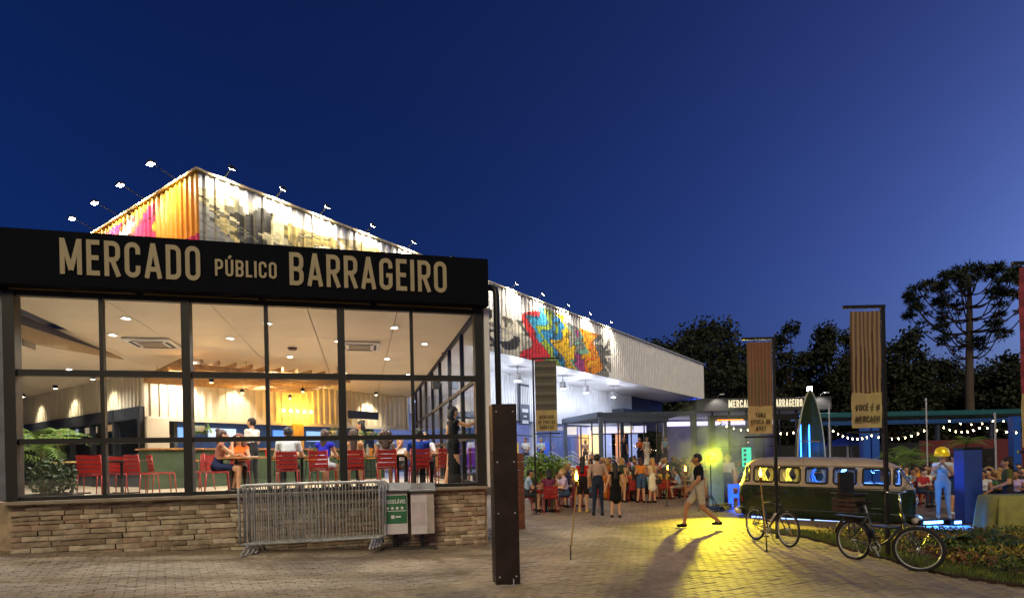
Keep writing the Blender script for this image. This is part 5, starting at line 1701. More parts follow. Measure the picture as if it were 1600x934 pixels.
# ------------------------------------------------------------------ bicycles
def bicycle(label, rear, ang, r, wb, col, cargo=False, steer=0):
    t = thing('bicycle', label, 'bicycle', rear, R(ang), 'bicycles parked by the van')
    m = mat('bike_' + col.strip('#'), col, .35, .3, var=.1)
    def wheel(loc, st):
        w = MB().ring((0, 0, 0), r - .02, .02 if not cargo else .026, 'Y', 36, 8).build('wheel', m_rubber, t, loc, R(st), True)
        MB().ring((0, 0, 0), r - .045, .011, 'Y', 36, 6).build('rim', m_steel, w, smooth=True)
        mb = MB()
        for k in range(24):
            a = 2 * math.pi * k / 24
            b_ = a + (.5 if k % 2 else -.5)
            mb.tube([(.022 * math.cos(b_), (.025 if k % 4 < 2 else -.025), .022 * math.sin(b_)), ((r - .045) * math.cos(a), 0, (r - .045) * math.sin(a))], .0016, 3, caps=False)
        tag(mb.build('spokes', m_chrome, w), kind='stuff')
        MB().tube([(0, -.05, 0), (0, .05, 0)], .02, 8).build('hub', m_steel, w)
        return w
    R0, F0 = Vector((0, 0, r)), Vector((wb, 0, r))
    wheel(R0, 0); wheel(F0, steer)
    bb = Vector((.43, 0, r - .06))
    seat_t, head_t, head_b = Vector((.27, 0, r + .46)), Vector((wb - .25, 0, r + .50)), Vector((wb - .20, 0, r + .36))
    mb = MB()
    if cargo: mb.tube([bb, Vector((.62, 0, r + .06)), head_b], .024, 8)
    else:
        mb.tube([bb, head_b], .019, 8); mb.tube([seat_t - Vector((0, 0, .03)), head_t], .016, 8)
    mb.tube([bb, seat_t], .017, 8); mb.tube([head_t, head_b], .021, 8)
    for s in (-1, 1):
        mb.tube([bb + Vector((0, s * .03, 0)), R0 + Vector((0, s * .06, 0))], .010, 6)
        mb.tube([seat_t + Vector((.01, s * .02, -.06)), R0 + Vector((0, s * .06, 0))], .009, 6)
    mb.build('frame', m, t, smooth=True)
    mb = MB()
    for s in (-1, 1): mb.tube([head_b + Vector((0, s * .04, -.02)), head_b + Vector((.05, s * .055, -.15)), F0 + Vector((0, s * .055, 0))], .011, 6)
    mb.tube([head_b + Vector((0, -.045, -.02)), head_b + Vector((0, .045, -.02))], .013, 6)
    mb.build('fork', m, t, smooth=True)
    hb_ = head_t + Vector((-.03, 0, .14 if not cargo else .30))
    mb = MB().tube([head_t, hb_], .014, 6)
    mb.tube([hb_ + Vector((-.14, -.29, .03)), hb_ + Vector((-.02, -.16, .02)), hb_, hb_ + Vector((-.02, .16, .02)), hb_ + Vector((-.14, .29, .03))], .012, 6)
    hbo = mb.build('handlebar', m_chrome if cargo else m_black, t, smooth=True)
    for s in (-1, 1):
        MB().tube([hb_ + Vector((-.05, s * .2, .025)), hb_ + Vector((-.15, s * .31, .032))], .017, 7).build('grip', m_rubber, hbo)
    st2 = seat_t + Vector((-.05, 0, .16))
    MB().tube([seat_t, st2], .013, 6).build('seat_post', m_steel, t)
    MB().add([st2 + Vector(v) for v in ((-.13, -.08, .02), (-.13, .08, .02), (.02, .05, .03), (.15, .018, .02), (.15, -.018, .02), (.02, -.05, .03), (-.12, -.06, -.03), (-.12, .06, -.03), (.13, .01, -.01), (.13, -.01, -.01))],
             [(0, 1, 2, 5), (5, 2, 3, 4), (0, 6, 7, 1), (1, 7, 8, 3, 2), (0, 5, 4, 9, 6), (3, 8, 9, 4), (6, 9, 8, 7)]).build('saddle', m_rubber, t)
    MB().ring(bb + Vector((0, -.04, 0)), .09, .006, 'Y', 24, 5).tube([bb + Vector((0, -.06, 0)), bb + Vector((.1, -.07, -.13))], .01, 6).tube([bb + Vector((0, .06, 0)), bb + Vector((-.1, .07, .13))], .01, 6).tube([bb + Vector((0, -.07, 0)), bb + Vector((0, .07, 0))], .02, 8).build('crank', m_steel, t)
    for s in (-1, 1): MB().cham(bb + Vector((s * -.1, s * .12, s * .13)), (.09, .07, .022), .006).build('pedal', m_rubber, t)
    MB().bar((.43, -.045, r + .035), (.02, -.045, r + .04), .006, .012).bar((.43, -.045, r - .15), (.02, -.045, r - .035), .006, .012).build('chain', m_rubber, t)
    MB().tube([bb + Vector((-.05, .03, 0)), (.3, .22, .01)], .009, 6).build('kickstand', m_steel, t)
    if cargo:
        MB().box((-.04, 0, r * 2 + .06), (.55, .16, .02)).bar((-.04, -.05, r * 2 + .05), (0, -.06, r), .012).bar((-.04, .05, r * 2 + .05), (0, .06, r), .012).build('rear_rack', m_black, t)
        bx = MB().cham((-.08, 0, r * 2 + .15), (.38, .28, .03), .005).build('crate', mat('crate_wood', '#3a2c22', .7, var=.3), t)
        for z in (.19, .26, .33):
            for s in (-1, 1):
                MB().box((-.08, s * .14, r * 2 + z), (.38, .012, .05)).build('crate_slat', mat('crate_wood', '#3a2c22', .7), bx)
                MB().box((-.08 + s * .19, 0, r * 2 + z), (.012, .27, .05)).build('crate_slat', mat('crate_wood', '#3a2c22', .7), bx)
        MB().cham((.02, 0, r * 2 + .42), (.26, .28, .05), .02).build('child_seat', m_rubber, t)
        MB().cham((-.12, 0, r * 2 + .60), (.05, .30, .38), .02).build('child_seat_back', m_rubber, t)
        MB().cham((.62, 0, r + .28), (.34, .3, .02), .005).build('basket_floor', m_black, t)
        for pts in ([(r + .02) * math.cos(R(a)) for a in range(20, 170, 15)],):
            MB().tube([((r + .035) * math.cos(R(a)), 0, r + (r + .035) * math.sin(R(a))) for a in range(10, 175, 12)], .02, 6).build('mudguard', m_black, t)
    else:
        MB().tube([bb.lerp(head_b, .3) + Vector((0, 0, .04)), bb.lerp(head_b, .62) + Vector((0, 0, .05))], .034, 10).build('bottle', mat('bike_bottle', '#b9b9b2', .4), t)
    return t
bp = at(1178, 11.9); bp.z += .01
bicycle('dark road bicycle standing upright in the yellow light', bp, -80, .34, 1.04, '#23262a')
bp = Vector((5.57, 9.55, gz(5.6) + .01))
bicycle('grey cargo bicycle with wooden crate at the edge of the flowerbed', bp, -72, .325, 1.1, '#3c4043', True, 37)

# ------------------------------------------------------------------ far pavilion with the same sign
FD = 43.
fp0 = at(1088, FD, 0)
far = thing('far_pavilion', 'far glass pavilion with lit market sign on dark fascia behind the van', 'building', fp0, R(3))
FW = 10.2
MB().cham((FW / 2, -.1, 5.35), (FW, .4, .95), .02).build('sign_board', mat('far_sign', '#3c3e44', .5), far)
fs = far.children[0]
fplace = lambda x, z, d: (x, -.305 - d, z)
fx = lambda px: (P(px, 640, FD).x - fp0.x) * 1.0
m_fl_ = mat('far_letter', '#d9d0b4', .5, var=0, emit='#e8dcb8', es=.35)
fit('MERCADO', fx(1137), fx(1177), 5.12, .56, .085, fs, fplace, m_fl_)
fit('PÚBLICO', fx(1182), fx(1203), 5.2, .3, .085, fs, fplace, m_fl_)
fit('BARRAGEIRO', fx(1207), fx(1255), 5.12, .56, .085, fs, fplace, m_fl_)
MB().box((FW / 2, 4, 5.0), (FW, 8.2, .2)).build('roof', m_black, far)
MB().box((FW / 2, 4, .53), (FW, 8.2, 1.06)).build('base', mat('far_base', '#4a443c', .8), far)
MB().box((FW / 2, 7.9, 3.), (FW, .15, 3.9)).build('back_wall', mat('far_wall', '#6a6480', .7), far)
MB().box((FW / 2, 4, 4.86), (FW - .2, 7.6, .04)).build('ceiling', m_white, far)
for i in range(9):
    MB().box((FW * i / 8, 0, 2.95), (.14 if i % 2 == 0 else .07, .14, 3.85)).build('mullion', m_post, far)
    if i < 8:
        for z0, z1 in ((1.1, 2.2), (2.28, 3.6), (3.7, 4.8)):
            MB().box((FW * (i + .5) / 8, 0, (z0 + z1) / 2), (FW / 8 - .12, .01, z1 - z0)).build('pane', m_glass, far)
for z in (2.24, 3.65):
    MB().box((FW / 2, 0, z), (FW, .1, .08)).build('transom', m_post, far)
for i in range(4): MB().box((FW * (i + .5) / 4, 7.75, 4.45), (FW / 4 - .3, .1, .35)).build('light_strip', emis('far_strip', '#d8d0ff', .8), far)
lamp('AREA', 90, '#d8ccff', far, (FW / 2, 4, 4.7), (0, 0, -1), (8, 5))
for i, x in enumerate((.5, 8.3)):
    t = thing('sign_spotlight', ('small lamp above the far sign at its left end', 'small lamp above the far sign at its right end')[i], 'lamp', far.matrix_basis @ Vector((x + 1.1, -.3, 5.83)), R(3), 'lamps above the far sign')
    MB().tube([(0, .1, 0), (0, -.1, .2), (0, -.7, .22)], .02, 6).build('arm', m_steel, t)
    MB().cham((0, -.75, .2), (.3, .16, .08), .02).build('housing', m_white, t)
    lamp('SPOT', 60, '#fff0d8', t, (0, -.75, .12), (0, .5, -1), .05, 110, .6)
fl = thing('roof_floodlight', 'glaring white floodlight above the far pavilion', 'floodlight', far.matrix_basis @ Vector((8.75, .1, 5.84)))
MB().tube([(0, 0, 0), (0, 0, .45)], .03, 6).build('stand', m_steel, fl)
MB().cham((0, 0, .62), (.42, .16, .34), .03).build('housing', m_black, fl)
MB().box((0, -.087, .62), (.34, .012, .26)).build('lens', emis('flood_white', '#ffffff', 120), fl)
lamp('SPOT', 200, '#eef2ff', fl, (0, -.15, .62), (-.15, -1, -.35), .15, 120, .5)
bl_ = thing('blue_lamp', 'tiny blue lamp below the far end of the hall canopy', 'lamp', Hh(HLEN - .6, -3.2, HB))
MB().lathe([(.1, -.12), (.12, -.02), (.08, 0)], n=10).build('housing', m_black, bl_)
MB().lathe([(.09, -.135), (.09, -.122)], n=10).build('lens', emis('blue_lens', '#3a5aff', 12), bl_)
lamp('POINT', 12, '#3a5aff', bl_, (0, 0, -.3), size=.1)
# dark stage frame in front of it
sf = thing('stage_gantry', 'dark rectangular steel frame with orange edge behind the van', 'frame', at(1113, 33, 0), R(2))
for x in (0, 2.6, 6.0):
    MB().box((x, 0, 1.8), (.3, .3, 3.9)).build('upright', m_black, sf)
MB().box((3.0, 0, 3.75), (6.3, .32, .3)).build('crossbeam', m_black, sf)
MB().box((1.0, -.17, 3.62), (1.5, .02, .05)).build('orange_light', emis('orange_strip', '#ff6a1e', 3), sf)

# ------------------------------------------------------------------ upright canoe behind the van
cn = thing('upright_canoe', 'pointed boat hull standing upright behind the van with blue light strips', 'boat', at(1268, 22., 0), R(16))
nz_, na = 26, 15
def hull(off):
    out = []
    for k in range(nz_):
        s = k / (nz_ - 1)
        z = -.2 + 4.25 * s
        w = (.64 * (1 - max(0, (s - .1) / .9) ** 3) ** .8 + .012) - off
        d = .5 * (1 - max(0, (s - .25) / .75) ** 2) + .02 - off
        for j in range(na):
            a = math.pi * j / (na - 1)
            out.append((max(.004, w) * math.cos(a), max(.004, d) * math.sin(a), z))
    return out
def hull_faces(): return [(k * na + j, k * na + j + 1, (k + 1) * na + j + 1, (k + 1) * na + j) for k in range(nz_ - 1) for j in range(na - 1)]
mb = MB(); mb.v = hull(0); mb.f = hull_faces(); mb.m = [0] * len(mb.f)
ho = mb.build('hull', mat('canoe_green', '#2c3a22', .35, .1, var=.2), cn, smooth=True)
md = ho.modifiers.new('thickness', 'SOLIDIFY'); md.thickness = .03
hv = hull(0)
for j in (0, na - 1):
    MB().tube([hv[k * na + j] for k in range(nz_)], .028, 6).build('gunwale', mat('gunwale_pale', '#a8a88a', .5), cn, smooth=True)
for z, w in ((.9, .60), (2.1, .52)):
    MB().box((0, .12, z), (w * 1.7, .2, .03)).build('thwart', m_wood, cn)
for x in (-.2, .2):
    MB().box((x, .30, 1.75), (.04, .03, 2.7)).build('light_strip', emis('strip_blue', '#2a70ff', 4), cn)
lamp('POINT', 5, '#2a70ff', cn, (0, -.1, 1.8), size=.2)

# ------------------------------------------------------------------ yellow stage light, smoke, blue stage things
sl = thing('stage_spotlight', 'glaring yellow stage spotlight on a tripod behind the striding man', 'spotlight', at(1110, 18.3), 0)
hz = P(1110, 717, 18.3).z - sl.location.z
for a in range(3):
    MB().tube([(0, 0, .55), (.42 * math.cos(a * 2.09 + .5), .42 * math.sin(a * 2.09 + .5), .01)], .016, 6).build('leg', m_black, sl)
MB().tube([(0, 0, .4), (0, 0, hz - .12)], .02, 8).build('pole', m_black, sl)
q = MB().lathe([(.06, -.16), (.11, -.14), (.13, .10), (.145, .11)], n=18).build('can', m_black, sl, smooth=True)
aim = Vector((-1.2, -11, -.9))
q.matrix_local = Matrix.Translation((0, 0, hz)) @ aim.to_track_quat('Z', 'Y').to_matrix().to_4x4()
q2 = MB().lathe([(.115, .085), (.115, .09)], n=18).build('lens', emis('lens_yellow', '#ffe640', 90), q)
lamp('SPOT', 1700, '#f4de2a', sl, Vector((0, 0, hz)) + aim.normalized() * .16, aim, .09, 96, 1.)
lamp('POINT', 26, '#e8ff2a', sl, (.2, .35, hz + .1), size=.1)  # extra point light added inside the smoke to brighten it
def smoke(label, loc, r, dens, col):
    mb = MB()
    n = 12
    prof = [(max(.01, math.sin(math.pi * i / n)), -math.cos(math.pi * i / n)) for i in range(n + 1)]
    mb.lathe(prof, n=18)
    mb.v = [(x * r[0], y * r[1], z * r[2]) for x, y, z in mb.v]
    m = bpy.data.materials.new('smoke')
    m.use_nodes = True
    nn, ll = m.node_tree.nodes, m.node_tree.links
    nn.remove(nn['Principled BSDF'])
    v = nn.new('ShaderNodeVolumePrincipled')
    v.inputs['Color'].default_value = (*col, 1)
    tc = nn.new('ShaderNodeTexCoord'); nt = nn.new('ShaderNodeTexNoise'); nt.inputs['Scale'].default_value = 1.1; nt.inputs['Detail'].default_value = 3
    ll.new(tc.outputs['Object'], nt.inputs['Vector'])
    mr = nn.new('ShaderNodeMapRange'); mr.inputs[1].default_value = .42; mr.inputs[2].default_value = .72; mr.inputs[3].default_value = 0; mr.inputs[4].default_value = dens
    ll.new(nt.outputs[0], mr.inputs[0])
    # thin out towards the rim of the puff
    sep = nn.new('ShaderNodeVectorMath'); sep.operation = 'DIVIDE'; sep.inputs[1].default_value = r
    ll.new(tc.outputs['Object'], sep.inputs[0])
    le = nn.new('ShaderNodeVectorMath'); le.operation = 'LENGTH'; ll.new(sep.outputs[0], le.inputs[0])
    fd = nn.new('ShaderNodeMapRange'); fd.inputs[1].default_value = .3; fd.inputs[2].default_value = 1.; fd.inputs[3].default_value = 1; fd.inputs[4].default_value = 0
    ll.new(le.outputs['Value'], fd.inputs[0])
    mu = nn.new('ShaderNodeMath'); mu.operation = 'MULTIPLY'; ll.new(mr.outputs[0], mu.inputs[0]); ll.new(fd.outputs[0], mu.inputs[1])
    ll.new(mu.outputs[0], v.inputs['Density'])
    ll.new(v.outputs[0], nn['Material Output'].inputs['Volume'])
    o = mb.build('smoke', m, None, loc)
    return tag(o, label, 'smoke', kind='stuff')
smoke('yellow lit stage smoke drifting round the spotlight', at(1118, 19.0, 1.9), (2.0, 1.5, 1.7), 1.1, (.9, .95, .8))
tent = thing('green_panel', 'pale green upright fabric panel beside the yellow spotlight', 'panel', at(1118, 20.), R(5))
MB().cham((0, 0, .95), (.52, .05, 1.9), .01).build('fabric', mat('panel_green', '#6f8a7a', .8), tent)
MB().cham((0, .05, .03), (.6, .3, .06), .01).build('foot', m_black, tent)
lsg = thing('turquoise_lightbox', 'turquoise upright light box above the rear of the van', 'sign', at(1166, 23.5), R(-8))
MB().tube([(0, 0, 0), (0, 0, 2.0)], .04, 8).build('post', m_black, lsg)
bx = MB().cham((0, 0, 1.75), (.42, .12, .85), .02).build('box', m_black, lsg)
MB().box((0, -.066, 1.75), (.36, .01, .78)).build('lit_face', emis('turquoise', '#2fd0a8', .5), bx)
for k in range(4): MB().box((-.06, -.074, 2.02 - .18 * k), (.1, .006, .1)).build('mark', mat('ink', '#3d3226', .8), bx)
blk = thing('blue_light_block', 'blue lit block with square opening behind the rear of the van', 'block', at(1148, 19.4), R(-12))
m_bl = mat('block_blue', '#2a55c8', .5, var=.05, emit='#2266ff', es=.25)
for c, s in (((-.16, 0, .42), (.14, .2, .84)), ((.16, 0, .42), (.14, .2, .84)), ((0, 0, .78), (.18, .2, .12)), ((0, 0, .45), (.18, .2, .12))):
    MB().cham(c, s, .01).build('limb', m_bl, blk)
lamp('POINT', 16, '#2a62ff', blk, (0, -.45, .25), size=.15)
cl_ = thing('cable_heap', 'heap of stage cables and small lights by the blue block', 'cables', at(1128, 18.6))
for k in range(9):
    rr_ = random.Random(k)
    MB().tube([(rr_.uniform(-.4, .4), rr_.uniform(-.25, .25), rr_.uniform(.01, .25)) for _ in range(6)], .018, 5).build('cable', (m_black, mat('cable_blue', '#22408a', .5), mat('cable_yellow', '#8a7a1a', .5))[k % 3], cl_)
for i, px in enumerate((1450, 1488)):
    t = thing('floor_light', ('low blue floor light bar right of the van nose', 'small blue floor light before the blue column')[i], 'lamp', at(px, 14.6), R(10), 'blue floor lights')
    MB().cham((0, 0, .07), (.7 if i == 0 else .3, .22, .14), .02).build('housing', m_black, t)
    MB().box((0, -.115, .08), (.55 if i == 0 else .2, .01, .07)).build('lens', emis('floor_blue', '#5aa0ff', 4), t)
    lamp('AREA', 9 if i == 0 else 5, '#2f7dff', t, (0, -.16, .15), (0, -.5, -.25), (.6, .1))
    lamp('SPOT', 60 if i == 0 else 30, '#3f9dff', t, (0, .15, .2), (.05, 1, .28), .05, 110, .7)
bc = thing('blue_column', 'tall dark blue fabric column at the stage', 'column', at(1512, 15.0), R(-8))
MB().cham((0, 0, .95), (.42, .42, 1.9), .02).build('shaft', mat('column_blue', '#1c3a86', .6, var=.12), bc)
MB().cham((0, 0, 1.93), (.46, .46, .06), .01).build('cap', m_black, bc)
bk = thing('covered_table', 'table under a draped olive cloth at the right edge', 'table', at(1600, 13.2) - Vector((0, 0, .06)), R(-6))
mb = MB()
N = 40
per = []
for i in range(N):
    a = 2 * math.pi * i / N
    c, s = math.cos(a), math.sin(a)
    per.append((math.copysign(abs(c) ** .35, c) * .78, math.copysign(abs(s) ** .35, s) * .42))
for lvl, z in enumerate((.9, .86, .6, .3, .02)):
    for i, (x, y) in enumerate(per):
        g = 1 + .035 * lvl + (.02 * lvl * math.sin(i * 1.9))
        mb.v.append((x * g, y * g, z))
mb.f = [(l * N + i, (l + 1) * N + i, (l + 1) * N + (i + 1) % N, l * N + (i + 1) % N) for l in range(4) for i in range(N)] + [tuple(range(N))]
mb.m = [0] * len(mb.f)
mb.build('cloth', mat('cloth_olive', '#8a8a4e', .85, var=.15, bump=.3), bk, smooth=True)
MB().cham((0, 0, .44), (1.3, .6, .8), .01).build('table_frame', m_black, bk)
lamp('SPOT', 25, '#ffe27a', bk, (-.4, -2.2, 2.4), (.1, 1, -.9), .1, 70, .8) if False else None
spk = thing('loudspeaker', 'black loudspeaker box in front of the dark red wall', 'speaker', at(1538, 24.), R(-10))
MB().cham((0, 0, 1.25), (.6, .5, 1.5), .03).build('cabinet', m_black, spk)
MB().tube([(0, 0, 0), (0, 0, .5)], .05, 8).build('stand', m_black, spk)
for z, r in ((.95, .2), (1.6, .14)):
    q = MB().lathe([(r, 0), (r * .95, .02), (r * .3, .005), (r * .2, .03)], n=16).build('cone', m_rubber, spk)
    q.matrix_local = Matrix.Translation((0, -.255, z)) @ Matrix.Rotation(math.pi / 2, 4, 'X')
wl_ = thing('red_wall', 'dark red boundary wall behind the audience', 'wall', at(1438, 38, 0), R(4))
for k in range(6): MB().cham((.6 + 1.2 * k, 0, 1.1), (1.19, .2, 2.4), .01).build('wall_panel', mat('wall_red', '#5c242a', .8, var=.15), wl_)
wl2 = tag(MB().box((0, 0, 1.2), (60, .3, 2.6)).build('boundary_wall', mat('wall_dark', '#2b2e33', .9, bump=.3), None, at(1390, 60, 0)), 'long dark boundary wall under the distant trees', 'wall')
can = thing('long_canopy', 'long low canopy roof with teal and blue edges behind the stage', 'canopy', at(1286, 42, 0), R(2))
MB().cham((8.6, 2, 4.35), (17.6, 4, .35), .03).build('roof', mat('canopy_teal', '#1f5a66', .5, var=.1), can)
MB().box((8.6, -.02, 3.75), (17.6, .2, .3)).build('front_beam', mat('canopy_blue', '#1f4a8a', .5), can)
for k in range(5): MB().box((.6 + 4. * k, .1, 1.8), (.2, .2, 3.7)).build('post', m_frame, can)
for i, px in enumerate((1352, 1366, 1586)):
    t = thing('blue_post', 'blue painted post of the stage canopy, %s from the left' % ORD[i], 'post', at(px, 27.), 0, 'blue posts')
    MB().cham((0, 0, 1.7), (.34, .3, 3.5), .02).build('shaft', mat('post_blue', '#1d4fae', .5, var=.1, emit='#1d4fae', es=0), t)
    MB().cham((0, 0, .05), (.5, .46, .1), .01).build('foot', m_black, t)
gz_ = thing('blue_gazebo', 'small blue roofed gazebo far behind the van', 'gazebo', at(1328, 46., 0), R(10))
MB().add([(-1.3, -1.3, 2.3), (1.3, -1.3, 2.3), (1.3, 1.3, 2.3), (-1.3, 1.3, 2.3), (0, 0, 3.1), (-1.3, -1.3, 2.15), (1.3, -1.3, 2.15), (1.3, 1.3, 2.15), (-1.3, 1.3, 2.15)],
         [(0, 1, 4), (1, 2, 4), (2, 3, 4), (3, 0, 4), (0, 5, 6, 1), (1, 6, 7, 2), (2, 7, 8, 3), (3, 8, 5, 0), (8, 7, 6, 5)]).build('roof', mat('gazebo_blue', '#2a4aa0', .6), gz_)
for x in (-1.15, 1.15):
    for y in (-1.15, 1.15): MB().box((x, y, 1.1), (.1, .1, 2.3)).build('post', m_steel, gz_)
for i, (px, d, h) in enumerate(((1449, 26, 4.3), (1297, 25, 4.0), (1556, 20, 3.2))):
    t = thing('slim_pole', ('slim white pole carrying the string lights near the red wall', 'slim pole right of the upright boat', 'slim pole beside the loudspeaker')[i], 'pole', at(px, d))
    MB().tube([(0, 0, 0), (0, 0, h)], .03, 8).build('shaft', m_steel, t)
    MB().lathe([(.1, 0), (.1, .03), (.04, .06)], n=12).build('foot', m_steel, t)

# string lights
def strings(label, pts, n, e=22):
    a0_ = P(*pts[0])
    t = thing('string_lights', label, 'string lights', a0_, 0, 'strings of warm bulbs')
    W = [P(*p) - a0_ for p in pts]
    path = []
    for i in range(len(W) - 1):
        for k in range(12):
            s = k / 12
            q = W[i].lerp(W[i + 1], s); q.z -= .25 * 4 * s * (1 - s)
            path.append(q)
    path.append(W[-1])
    MB().tube(path, .008, 4).build('cord', m_black, t)
    bm = MB().lathe([(.008, .016), (.014, 0), (.021, -.024), (.014, -.043), (.004, -.05)], n=10).mesh('bulb', [emis('string_bulb', '#ffdf9a', e)], True)
    for k in range(n):
        f = (k + .5) / n * (len(path) - 1)
        i = int(f)
        p = path[i].lerp(path[min(i + 1, len(path) - 1)], f - i)
        link('bulb', bm, t, p - Vector((0, 0, .04)))
strings('string of warm bulbs in front of the far pavilion', [(1118, 655, 24), (1190, 664, 25), (1255, 668, 24)], 13)
strings('string of warm bulbs between boat and striped banner', [(1298, 668, 23), (1362, 678, 23), (1449, 668, 24)], 17)
strings('lower string of warm bulbs at the right stage', [(1470, 663, 24), (1535, 664, 24), (1640, 664, 24)], 14)
strings('upper string of warm bulbs at the right stage', [(1475, 653, 28), (1560, 653, 28), (1640, 655, 28)], 10)

# performers and audience
GP = 'people at the stage on the right'
person(at(1472, 16.2), 150, 'sing', 'f', 'trousers', '#b9c8d8', '#9fb4cc', 'blond', 'short', 'singer wearing a golden helmet in the blue stage light', shoe='#d8dde2', h=1.84, group=GP)
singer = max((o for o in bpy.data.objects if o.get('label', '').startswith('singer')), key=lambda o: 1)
hm = MB().lathe([(.13, -.07), (.175, -.05), (.16, .03), (.145, .1), (.09, .16), (.02, .185)], (0, .0, 1.665), 20).build('helmet', mat('gold_lit_helmet', '#d8a820', .25, .6, var=.7, scale=9, emit='#ffd21e', es=.12), singer, smooth=True)  # faint emission stands in for yellow stage light on the gold
person(at(1489, 17.4), 200, 'phone', 'm', 'shorts', '#9fb0c4', '#22304a', 'black', 'short', 'musician in pale shirt beside the singer', shoe='#c9d2da', h=1.78, group=GP)
person(at(1500, 18.0), 185, 'stand', 'f', 'shorts', '#3a4456', '#8c9cb0', 'brown', 'long', 'woman in dark top left of the blue column', h=1.66, group=GP)
lamp('SPOT', 60, '#ffe23a', sl, (4.0, -.3, 1.9), (.95, -.28, -.02), .05, 12, .5) if False else None
person(at(1574, 13.9), 60, 'phone', 'm', 'trousers', '#5a5a30', '#26262a', 'dark', 'bun', 'person in olive shirt behind the covered table', h=1.66, group=GP)
seatn = 0
for px, d in ((1408, 20), (1420, 21.5), (1436, 20.2), (1448, 22), (1414, 24), (1430, 24.5), (1444, 25), (1458, 23.5), (1462, 26), (1536, 17.5), (1549, 19), (1561, 17.8), (1576, 19.2), (1588, 17.4), (1597, 20), (1545, 21.5), (1566, 22), (1584, 22.4), (1525, 22), (1403, 26), (1425, 27), (1440, 28), (1454, 27.4), (1400, 22.6), (1556, 24), (1575, 25), (1592, 24.6), (1530, 20), (1540, 25.5)):
    ti = (seatn * 7 + 2) % 16
    sx_ = 'f' if seatn % 2 else 'm'
    p = at(px, d)
    hk = hn[(seatn * 3 + 1) % 4]
    small_chair('red chair under the %s in %s, %s' % ('woman' if sx_ == 'f' else 'man', tname[ti], 'left of the singer' if px < 1470 else 'right of the blue column'), p, R(175 + 20 * math.sin(seatn)), 'red chairs of the audience')
    person(p, 175 + 20 * math.sin(seatn) if px < 1500 else 120 + 20 * math.sin(seatn), ('sit', 'sit_talk', 'sit_eat')[seatn % 3], sx_, ('trousers', 'shorts')[seatn % 2], tops[ti], '#3a3f4a', hk, 'short' if sx_ == 'm' else ('long', 'curly')[seatn % 4 // 2],
           plabel('seated %s in %s top, %s hair,' % ('woman' if sx_ == 'f' else 'man', tname[ti], hk), 'left of the singer' if px < 1470 else 'right of the blue column'), 'abcd'[seatn % 4], group='seated audience at the stage')
    seatn += 1
for i, (px, d, s) in enumerate(((1398, 27, 1.2), (1424, 28, 1.35), (1452, 29, 1.1), (1330, 29, 1.0), (1510, 31, 1.0))):
    palm('garden_palm', ('low palm behind the van roof', 'tall fronded palm left of the slim pole', 'low palm right of the slim pole', 'low palm under the blue gazebo', 'palm in front of the red wall')[i], at(px, d), (1.5, 1.75, 1.4, .8, 2.3)[i], 12, 1.25 * s, 40 + i, 'palms behind the audience')

# ------------------------------------------------------------------ planting bed
pts = [BED0, BED1, BED2, Vector((13., 7.4, 0)), Vector((15, 12.4, 0)), Vector((10.5, 12.8, 0)), Vector((7.6, 13.4, 0)), Vector((5.6, 13.2, 0))]
mb = MB()
for z in (-.05, .05):
    mb.v += [(p.x, p.y, gz(p.x) + z) for p in pts]
n = len(pts)
mb.f = [tuple(range(n, 2 * n))] + [(i, (i + 1) % n, n + (i + 1) % n, n + i) for i in range(n)]
mb.m = [0] * len(mb.f)
bed = tag(mb.build('planting_bed', mat('soil', '#3a2c20', .95, var=.35, scale=5, bump=.8, bscale=25)), kind='structure')
gr = MB()
rg = random.Random(3)
def inside(x, y):
    c = False
    for i in range(n):
        a, b = pts[i], pts[(i + 1) % n]
        if (a.y > y) != (b.y > y) and x < (b.x - a.x) * (y - a.y) / (b.y - a.y) + a.x: c = not c
    return c
cnt_ = 0
def edge_dist(x, y):
    best = 9
    for a, b in ((BED0, BED1), (BED1, BED2)):
        d = (b - a).to_2d(); q = Vector((x, y)) - a.to_2d()
        s = max(0, min(1, q.dot(d) / d.length_squared))
        best = min(best, (q - d * s).length)
    return best
while cnt_ < 16000:
    x, y = rg.uniform(5, 12), rg.uniform(7.3, 13.2)
    if not inside(x, y): continue
    e = edge_dist(x, y)
    if e > .75 and not (x < 6.6 and y > 9.5): 
        if rg.random() > .12: continue
    cnt_ += 1
    z = gz(x) + .048
    h = rg.uniform(.03, .075)
    a = rg.uniform(0, 6.28); l = rg.uniform(-.03, .03)
    c, s = math.cos(a) * .006, math.sin(a) * .006
    gr.add([(x - c, y - s, z), (x + c, y + s, z), (x + l, y + l * .6, z + h)], [(0, 1, 2)])
tag(gr.build('grass', mat('grass_blade', '#4c5a22', .7, var=.35, scale=3)), 'short grass verge along the edge of the pavers', 'grass', kind='stuff')
m_cover = [mat('cover_rust', '#6a4a26', .7, var=.4, scale=12), mat('cover_green', '#43521f', .7, var=.4, scale=12), mat('cover_yellow', '#7a6a2a', .7, var=.35, scale=12)]
gcm = MB()
for i in range(2600):
    x, y = rg.uniform(6.3, 12.2), rg.uniform(7.6, 12.6)
    if not inside(x, y) or edge_dist(x, y) < .6: continue
    mi = int(3 * (math.sin(x * 2.1) * math.cos(y * 1.7) * .5 + .5) * .99)
    for k in range(5):
        q = Vector((x + rg.gauss(0, .06), y + rg.gauss(0, .06), gz(x) + rg.uniform(.05, .2)))
        a = Vector((rg.gauss(0, 1), rg.gauss(0, 1), rg.uniform(.2, 1.2))).normalized() * rg.uniform(.04, .09)
        s = a.cross(Vector((rg.gauss(0, 1), rg.gauss(0, 1), 1))).normalized() * .022
        gcm.add([q, q + a * .5 + s, q + a, q + a * .5 - s], [(0, 1, 2, 3)], mi)
